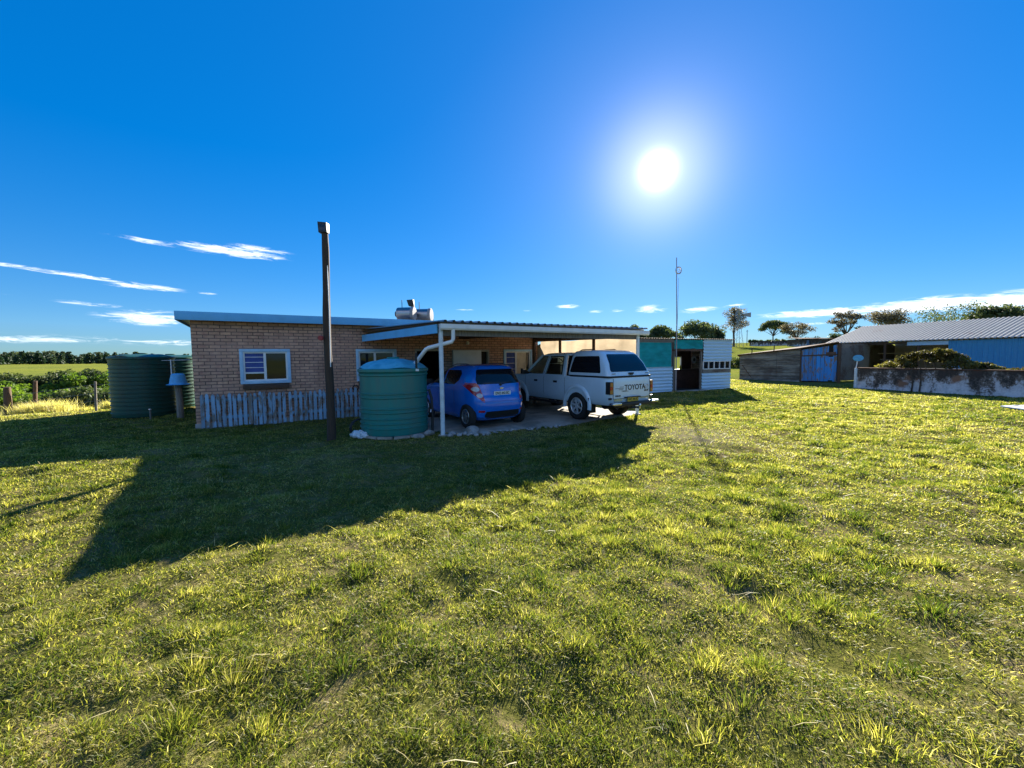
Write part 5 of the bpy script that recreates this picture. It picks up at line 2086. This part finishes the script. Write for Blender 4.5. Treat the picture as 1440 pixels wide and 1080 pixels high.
    for sg in (-1, 1):
        x0, x1 = sorted((sg * .69, sg * .805))
        mb_ = MB()
        mb_.box(x0, x1, -1.168, -1.02, .745, 1.055)
        lampo = mb_.build('tail_light', MT['seal'], t, bevel=.012)
        for z0, z1, m_ in ((.76, .85, 'amber'), (.855, .935, 'red'), (.94, 1.04, 'amber')):
            mb_ = MB()
            mb_.box(x0 + .012, x1 - .012, -1.176, -1.165, z0, z1)
            mb_.build('lens', MT[m_], lampo)
        mb_ = MB()
        mb_.box(sg * .775 - .05, sg * .775 + .05, -1.165, -1.13, .615, .665)
        mb_.build('fuel_flap', MT['black'], t, bevel=.01)
    # rear bumper with bright ends
    mb_ = MB()
    mb_.hexa([(-.80, -1.32, .44), (.80, -1.32, .44), (.80, -1.14, .44), (-.80, -1.14, .44), (-.80, -1.32, .54), (.80, -1.32, .54), (.80, -1.14, .54), (-.80, -1.14, .54)])
    bp = mb_.build('rear_bumper', MT['black'], t, bevel=.03)
    for sg in (-1, 1):
        mb_ = MB()
        x0, x1 = sorted((sg * .55, sg * .86))
        mb_.box(x0, x1, -1.335, -1.20, .485, .55)
        mb_.build('bumper_end', MT['chrome'], bp, bevel=.025)
    mb_ = MB()
    mb_.bar((0, -1.2, .40), (0, -1.42, .40), .06, .05)
    mb_.lathe([(.0, .42), (.025, .43), (.03, .47), (.02, .50), (0, .505)], 14, (0, -1.42, 0))
    mb_.build('tow_ball', MT['chrome'], bp, smooth=True)
    # aerial
    mb_ = MB()
    mb_.tube([(-.77, 2.6, 1.15), (-.74, 2.5, 1.75)], .005, 5)
    mb_.build('aerial', MT['black'], t)
    return t


make_pickup()


# ------------------------------------------------------------------ trees and shrubs
def leaves(name, clumps, n, size, mat, parent, seed=0, tr=(0, 1), flat=1.0):
    """many small leaf faces spread through a set of clumps (x, y, z, rx, ry, rz)"""
    g = np.random.default_rng(seed)
    cl = np.array(clumps, float)
    vol = (cl[:, 3] * cl[:, 4] * cl[:, 5]) ** .67
    idx = g.choice(len(cl), n, p=vol / vol.sum())
    d = g.normal(size=(n, 3))
    d /= np.linalg.norm(d, axis=1)[:, None]
    r_ = g.random(n) ** .42
    c = cl[idx, :3] + d * r_[:, None] * cl[idx, 3:]
    a = g.normal(size=(n, 3))
    a[:, 2] *= flat
    a /= np.linalg.norm(a, axis=1)[:, None]
    b = np.cross(a, g.normal(size=(n, 3)))
    b /= np.linalg.norm(b, axis=1)[:, None]
    s_ = (size * g.uniform(.55, 1.35, n))[:, None]
    v = np.stack([c - a * s_, c - b * s_ * .55, c + a * s_, c + b * s_ * .55], 1).reshape(-1, 3)
    fa = np.arange(n * 4).reshape(n, 4)
    ct = g.uniform(tr[0], tr[1], len(cl))
    ti = np.clip(ct[idx] + g.normal(0, .18, n), 0, 1)
    return mesh_np(name, v, fa, mat, parent, np.repeat(ti, 4))


def tree(label, loc, h, cw, kind='tree', shape='round', name='tree', seed=0, n=2600, trunk_h=.38, size=None, group=None, dens=1.0, cat='tree'):
    rr = random.Random(seed)
    t = thing(name, label, cat, loc, rr.uniform(0, 6.28), group)
    th = h * trunk_h
    mb_ = MB()
    tr_ = max(.06, h * .024)
    mb_.tube([(0, 0, -.4), (tr_ * .3, 0, th * .5), (-tr_ * .2, tr_ * .4, th)], [tr_ * 1.25, tr_, tr_ * .8], 9)
    clumps = []
    nl = {'round': 9, 'spread': 17, 'tall': 11, 'dome': 12, 'cone': 9}[shape]
    for k in range(nl):
        az = 2 * math.pi * (k * .618) + rr.uniform(-.3, .3)
        q = (k + .5) / nl
        if shape == 'round':
            rad, zz, cr = cw * .5 * math.sqrt(q) * .72, th + (h - th) * rr.uniform(.30, .86) * (1 - .35 * q), .24
        elif shape == 'spread':
            rad, zz, cr = cw * .5 * math.sqrt(q) * .88, th + (h - th) * (rr.uniform(.30, .9) - .3 * q), .15
        elif shape == 'dome':
            rad, zz, cr = cw * .5 * math.sqrt(q) * .80, th + (h - th) * (.78 - .55 * q ** 1.6), .22
        elif shape == 'tall':
            rad, zz, cr = cw * .5 * rr.uniform(.15, .72) * (1 - .55 * q), th + (h - th) * (.08 + .84 * q), .20
        else:
            rad, zz, cr = cw * .5 * (1 - q) * .5, th + (h - th) * q * .95, .30 * (1 - q) + .08
        p = Vector((rad * math.cos(az), rad * math.sin(az), zz))
        st = Vector((0, 0, th * rr.uniform(.72, 1.0) if shape != 'tall' and shape != 'cone' else min(zz * .9, h * .8)))
        mid = st.lerp(p, .55) + Vector((0, 0, -.04 * h if shape == 'spread' else .02 * h))
        if shape != 'cone':
            mb_.tube([st, mid, p], [tr_ * .55, tr_ * .34, tr_ * .12], 6)
        for _ in range(3):
            c2 = p + Vector((rr.uniform(-1, 1), rr.uniform(-1, 1), rr.uniform(-.5, .6))) * cw * .11
            s2 = cw * cr * rr.uniform(.55, 1.0)
            clumps.append((*c2, s2, s2, s2 * (.55 if shape in ('spread', 'dome') else .72)))
    if shape in ('tall', 'cone'):
        mb_.tube([(0, 0, th * .9), (0, 0, h * .93)], [tr_ * .8, tr_ * .15], 7)
    mb_.build('trunk', MT['bark'], t, smooth=True, ang=60)
    leaves('crown', clumps, int(n * dens), size or h * .028, LEAF[kind], t, seed)
    return t


def shrub(label, loc, w, d, h, kind, seed, n=3800, size=.11, group=None, name='bush'):
    rr = random.Random(seed)
    t = thing(name, label, 'bush', loc, 0, group)
    clumps = []
    mb_ = MB()
    for k in range(15):
        az, q = rr.uniform(0, 6.28), math.sqrt(rr.random())
        x, y = w * .42 * q * math.cos(az), d * .42 * q * math.sin(az)
        z = h * rr.uniform(.35, .80) * (1 - .35 * q * q)
        s_ = h * rr.uniform(.20, .33)
        clumps.append((x, y, z, s_ * 1.25, s_ * 1.25, s_))
        if k % 2 == 0:
            mb_.tube([(x * .25, y * .25, -.3), (x * .6, y * .6, z * .5), (x, y, z)], [.06, .045, .015], 6)
    for k in range(8):
        az = rr.uniform(0, 6.28)
        clumps.append((w * .40 * math.cos(az), d * .40 * math.sin(az), h * .22, h * .24, h * .24, h * .22))
    mb_.build('stem', MT['bark'], t, smooth=True)
    leaves('foliage', clumps, n, size, LEAF[kind], t, seed)
    return t


def at(px, y):      # bearing of a photo column: lateral position for a depth
    return (px - 720) / 560.0 * y


# bushes beyond the wire fence, left; each one with its own spot
BUSH = [
    (8, 19.5, 3.6, 1.85, 'bush', 'dark leafy bush behind the thick fence post at the left edge'),
    (42, 19.8, 3.4, 2.0, 'bush', 'bright green bush between the first two left fence posts'),
    (66, 20.5, 3.8, 2.2, 'bush', 'tallest bright leafy bush left of the thin pale fence post'),
    (98, 20.3, 3.6, 1.8, 'olive', 'dark bush with bare twigs behind the dry grass strip'),
    (122, 20.0, 3.4, 1.7, 'olive', 'dull brownish green bush just left of the thin pale fence post'),
    (148, 19.6, 3.0, 2.0, 'olive', 'dull bush at the left side of the big dark water tank'),
    (168, 20.6, 3.4, 2.1, 'bush', 'bush mostly hidden behind the big dark water tank'),
]
for k, (px, y, w, h, kd, lab) in enumerate(BUSH):
    x = at(px, y) * 1.02
    shrub(lab, (x, y, float(terr(x, y)) - .05), w, 2.6, h * .80, kd, 100 + k, n=6500, size=.075)
BUSH2 = [
    (30, 29, 5.2, 2.1, 'bush', 'low bush in the second row at the left edge of the field'),
    (48, 31, 6.0, 2.75, 'olive', 'dark rounded tree like bush in the back row, leftmost of its row'),
    (74, 32, 6.0, 3.1, 'olive', 'highest dark rounded bush in the back row below the field'),
    (100, 33, 5.5, 2.9, 'olive', 'dark flat topped bush in the middle of the back row'),
    (122, 33, 5.2, 3.1, 'olive', 'rounded dull bush in the back row behind the thin pale fence post'),
    (146, 32, 5.6, 3.1, 'bush', 'rounded bush in the back row touching the big dark water tank'),
    (172, 33, 5.6, 3.0, 'olive', 'back row bush hidden behind the big dark water tank'),
]
for k, (px, y, w, h, kd, lab) in enumerate(BUSH2):
    x = at(px, y) * 1.02
    shrub(lab, (x, y, float(terr(x, y)) - .1), w, 4.2, h * .72, kd, 140 + k, n=6000, size=.12)

# far belt of conifers on the left: reads as one mass
g = np.random.default_rng(77)  # belt
cl = []
mb = MB()
for k in range(150):
    q = k / 149
    ang = R(-57 + 25 * q)
    d = 285 + 25 * math.sin(k * 1.7) + g.uniform(-6, 6) + 25 * q
    x, y = d * math.sin(ang), d * math.cos(ang)
    hh = (6.4 - 1.6 * q) * g.uniform(.75, 1.2)
    z = float(terr(x, y))
    mb.tube([(x, y, z - .3), (x, y, z + hh * .8)], [.16, .05], 5)
    for j in range(5):
        zz = j / 5
        cl.append((x + g.uniform(-.4, .4), y + g.uniform(-.4, .4), z + hh * (.15 + .72 * zz), (1.5 - 1.15 * zz) * hh / 5, (1.5 - 1.15 * zz) * hh / 5, hh * .15))
t = thing('conifer_belt', 'far dark belt of conifers along the top of the green field', 'trees', (0, 0, 0))
t['kind'] = 'stuff'
o = mb.build('trunks', MT['bark'], t)
o['kind'] = 'stuff'
o = leaves('crowns', cl, 42000, .50, LEAF['pine'], t, 9)
o['kind'] = 'stuff'

# far trees along the left ridge
for k, (px, y, h, w, shp, lab) in enumerate([
        (73, 400, 6.4, 15, 'dome', 'far broad domed tree above the conifer belt'),
        (90, 410, 6.8, 7.5, 'round', 'far narrow tree just right of the broad domed one'),
        (22, 390, 5.2, 16, 'dome', 'far tree at the left edge above the conifer belt'),
        (47, 395, 5.4, 12, 'dome', 'far pale tree between the left edge and the broad domed tree'),
        (128, 470, 4.5, 7, 'round', 'tiny far bush like tree on the left ridge'),
        (141, 470, 7.0, 7, 'spread', 'tiny far umbrella shaped tree alone on the left ridge'),
        (193, 470, 7.0, 7, 'round', 'tiny far tree above the big dark water tank')]):
    x = at(px, y)
    tree(lab, (x, y, float(terr(x, y)) - .2), h, w, 'tree', shp, seed=200 + k, n=1100, trunk_h=.25, size=.55)

# trees on the rise at the right
RT = [
    (895, 90, 7.6, 5.0, 'tree', 'round', 'round dark tree top just above the right end of the carport roof'),
    (931, 90, 5.9, 7.6, 'tree', 'dome', 'broad dark tree behind the hut roof, left of the mast'),
    (979, 92, 6.7, 10.5, 'tree', 'dome', 'broadest dark tree behind the hut roof, right of the mast'),
    (1008, 90, 5.3, 4.2, 'pine', 'cone', 'small pointed tree behind the right end of the hut roof'),
    (1031, 112, 11.3, 8.8, 'brown', 'tall', 'tall brownish tree with a bare trunk beside the windmill'),
    (1086, 138, 7.9, 9.0, 'tree', 'dome', 'dark umbrella shaped tree alone on the grassy rise'),
    (1119, 112, 6.6, 8.5, 'brown', 'spread', 'low spreading brownish tree between the hill sheds'),
    (1188, 92, 9.3, 6.5, 'brown', 'spread', 'upright tree with gaps standing behind the left end of the barn roof'),
    (1246, 85, 9.2, 9.0, 'brown', 'round', 'rounded reddish brown tree behind the barn roof'),
    (1336, 78, 8.0, 15.0, 'tree', 'spread', 'wide open branched tree behind the middle of the barn roof'),
    (1402, 70, 6.9, 9.0, 'tree', 'dome', 'dense dark domed tree behind the barn roof near the right edge'),
    (1455, 68, 6.6, 6.0, 'tree', 'spread', 'tree cut by the right edge of the photo behind the barn roof'),
    (868, 100, 6.6, 7.0, 'tree', 'dome', 'dark tree behind the right part of the carport roof'),
]
for k, (px, y, h, w, kd, shp, lab) in enumerate(RT):
    x = at(px, y)
    tree(lab, (x, y, float(terr(x, y)) - .2), h, w, kd, shp, seed=300 + k, n=3400 if shp == 'spread' else 4200, trunk_h=.42 if shp == 'tall' else .34, size=.17 if shp != 'dome' else .26)
for k, (px, y, w, h, kd, lab) in enumerate([
        (1061, 150, 5.0, 1.7, 'olive', 'small round bush on the skyline left of the umbrella tree'),
        (1155, 104, 13.0, 3.2, 'olive', 'dark bushes behind the low rusty roofed shed on the rise'),
        (1088, 112.5, 7.5, 2.3, 'tree', 'dark bush growing over the low blue white wall on the rise'),
        (1033, 45, 2.2, 1.5, 'olive', 'dark bush at the right side of the hut')]):
    x = at(px, y)
    shrub(lab, (x, y, float(terr(x, y)) - .1), w, 3.5, h, kd, 340 + k, n=3000, size=.22 if y > 60 else .1)

# creeper heaped behind the stained wall
a, an_, LW = seg_frame(W0, W1)
t = thing('creeper', 'sprawling green creeper heaped behind the stained whitewashed wall', 'creeper', a, an_)
cl = []
rr = random.Random(5)
for k in range(64):
    x = .5 + 6.0 * k / 63
    hh = 1.02 + .82 * math.exp(-((x - 2.4) / 1.25) ** 2) + .07 * math.sin(x * 5)
    s_ = rr.uniform(.16, .30)
    cl.append((x, .75 + rr.uniform(-.35, .5), hh - rr.uniform(.05, .5) * (hh - .55), s_, s_, s_ * .8))
    cl.append((x, .75 + rr.uniform(-.35, .5), hh - .05, s_ * .8, s_ * .8, s_ * .5))
leaves('foliage', cl, 15000, .055, LEAF['creeper'], t, 12)
mb = MB()
for k in range(16):
    x = .4 + 6.5 * k / 15
    mb.tube([(x, .8, -.1), (x + .2, .7, .6), (x + rr.uniform(-.4, .4), .6, 1.15 + .5 * math.exp(-((x - 2.4) / 1.25) ** 2))], [.03, .024, .012], 6)
mb.build('stem', MT['bark'], t, smooth=True)

# ------------------------------------------------------------------ small buildings and the windmill on the rise
x, y = at(1089, 110), 110.0
t = thing('ruined_wall', 'low blue white walled enclosure on the grassy rise', 'wall', (x, y, float(terr(x, y))), .05)
mb = MB()
for k in range(7):
    mb.box(-4.6 + k * 1.3, -3.31 + k * 1.3, 0, .3, -.3, 1.25 + .12 * math.sin(k * 2.2))
mb.build('wall_face', MT['whitewash'], t)
mb = MB()
mb.box(-4.6, -4.3, .31, 4, -.3, 1.1)
mb.box(4.2, 4.5, .31, 4, -.3, 1.1)
mb.build('side_wall', MT['whitewash'], t)
x, y = at(1146, 98), 98.0
t = thing('farm_cottage', 'low whitewashed cottage with a rusty roof on the rise behind the tin shed', 'cottage', (x, y, float(terr(x, y))), .05)
mb = MB()
wall_holes(mb, -4.2, 4.2, -.4, 1.75, 0, .25, [(-2.3, -1.6, .0, 1.5), (.8, 1.7, .55, 1.3), (3.0, 3.6, .55, 1.3)])
mb.box(-4.2, -3.95, .25, 4, -.4, 1.75)
mb.box(3.95, 4.2, .25, 4, -.4, 1.75)
mb.build('wall', MT['whitewash'], t)
mb = MB()
mb.hexa([(-4.4, -.3, 1.76), (4.4, -.3, 1.76), (4.4, 4.3, 2.15), (-4.4, 4.3, 2.15), (-4.4, -.3, 1.86), (4.4, -.3, 1.86), (4.4, 4.3, 2.25), (-4.4, 4.3, 2.25)])
mb.build('roof', MT['rust'], t)
mb = MB()
mb.box(-2.28, -1.62, .1, .16, 0, 1.48)
mb.build('door', MT['bluedoor'], t)
for a_, b_ in ((.8, 1.7), (3.0, 3.6)):
    mb = MB()
    mb.box(a_ + .02, b_ - .02, .1, .14, .57, 1.28)
    mb.build('window', MT['glass'], t)

x, y = at(1037, 108), 108.0
t = thing('windmill', 'farm windmill half hidden behind the tall brownish tree', 'windmill', (x, y, float(terr(x, y))))
mb = MB()
H_ = 8.6
for sx in (-1, 1):
    for sy in (-1, 1):
        mb.tube([(sx * 1.0, sy * 1.0, -.2), (sx * .12, sy * .12, H_)], .05, 5)
for k in range(6):
    z = H_ * k / 6
    w = 1.0 - .88 * z / H_
    w2 = 1.0 - .88 * (z + H_ / 6) / H_
    for sy in (-1, 1):
        mb.tube([(-w, sy * w, z), (w2, sy * w2, z + H_ / 6)], .025, 4)
        mb.tube([(sy * w, -w, z), (sy * w2, w2, z + H_ / 6)], .025, 4)
mb.build('tower', MT['greycap'], t)
mb = MB()
for k in range(14):
    q = 2 * math.pi * k / 14
    d0, d1 = Vector((-.35, math.cos(q), math.sin(q))), Vector((-.35, math.cos(q + .30), math.sin(q + .30)))
    zc = Vector((-.3, 0, H_))
    def dv(d_, r_, o_=0):
        return zc + Vector((o_, d_.y * r_, d_.z * r_))
    mb.hexa([dv(d0, .5), dv(d0, 1.35), dv(d1, 1.35, .12), dv(d1, .5, .12), dv(d0, .5, .02), dv(d0, 1.35, .02), dv(d1, 1.35, .14), dv(d1, .5, .14)])
mb.tube([(-.3, 1.37 * math.cos(q), H_ + 1.37 * math.sin(q)) for q in np.linspace(0, 6.283, 29)], .03, 5)
wh = mb.build('wheel', MT['greycap'], t)
mb = MB()
mb.tube([(-.3, 0, H_), (1.9, 0, H_)], .05, 6)
mb.build('shaft', MT['greycap'], t)
mb = MB()
mb.hexa([(1.5, -.02, H_ - .35), (3.3, -.02, H_ - .65), (3.3, .02, H_ - .65), (1.5, .02, H_ - .35), (1.5, -.02, H_ + .35), (3.3, -.02, H_ + .65), (3.3, .02, H_ + .65), (1.5, .02, H_ + .35)])
mb.build('vane', MT['greycap'], t)
x, y = at(1049.5, 118), 118.0
t = thing('skyline_pole', 'slender dark pole on the skyline right of the windmill', 'pole', (x, y, float(terr(x, y))))
mb = MB()
mb.tube([(0, 0, -.2), (0, 0, 4.6)], [.09, .07], 7)
mb.build('shaft', MT['pole'], t)
mb = MB()
mb.box(-.35, .35, -.04, .04, 4.2, 4.3)
mb.build('crossarm', MT['pole'], t)
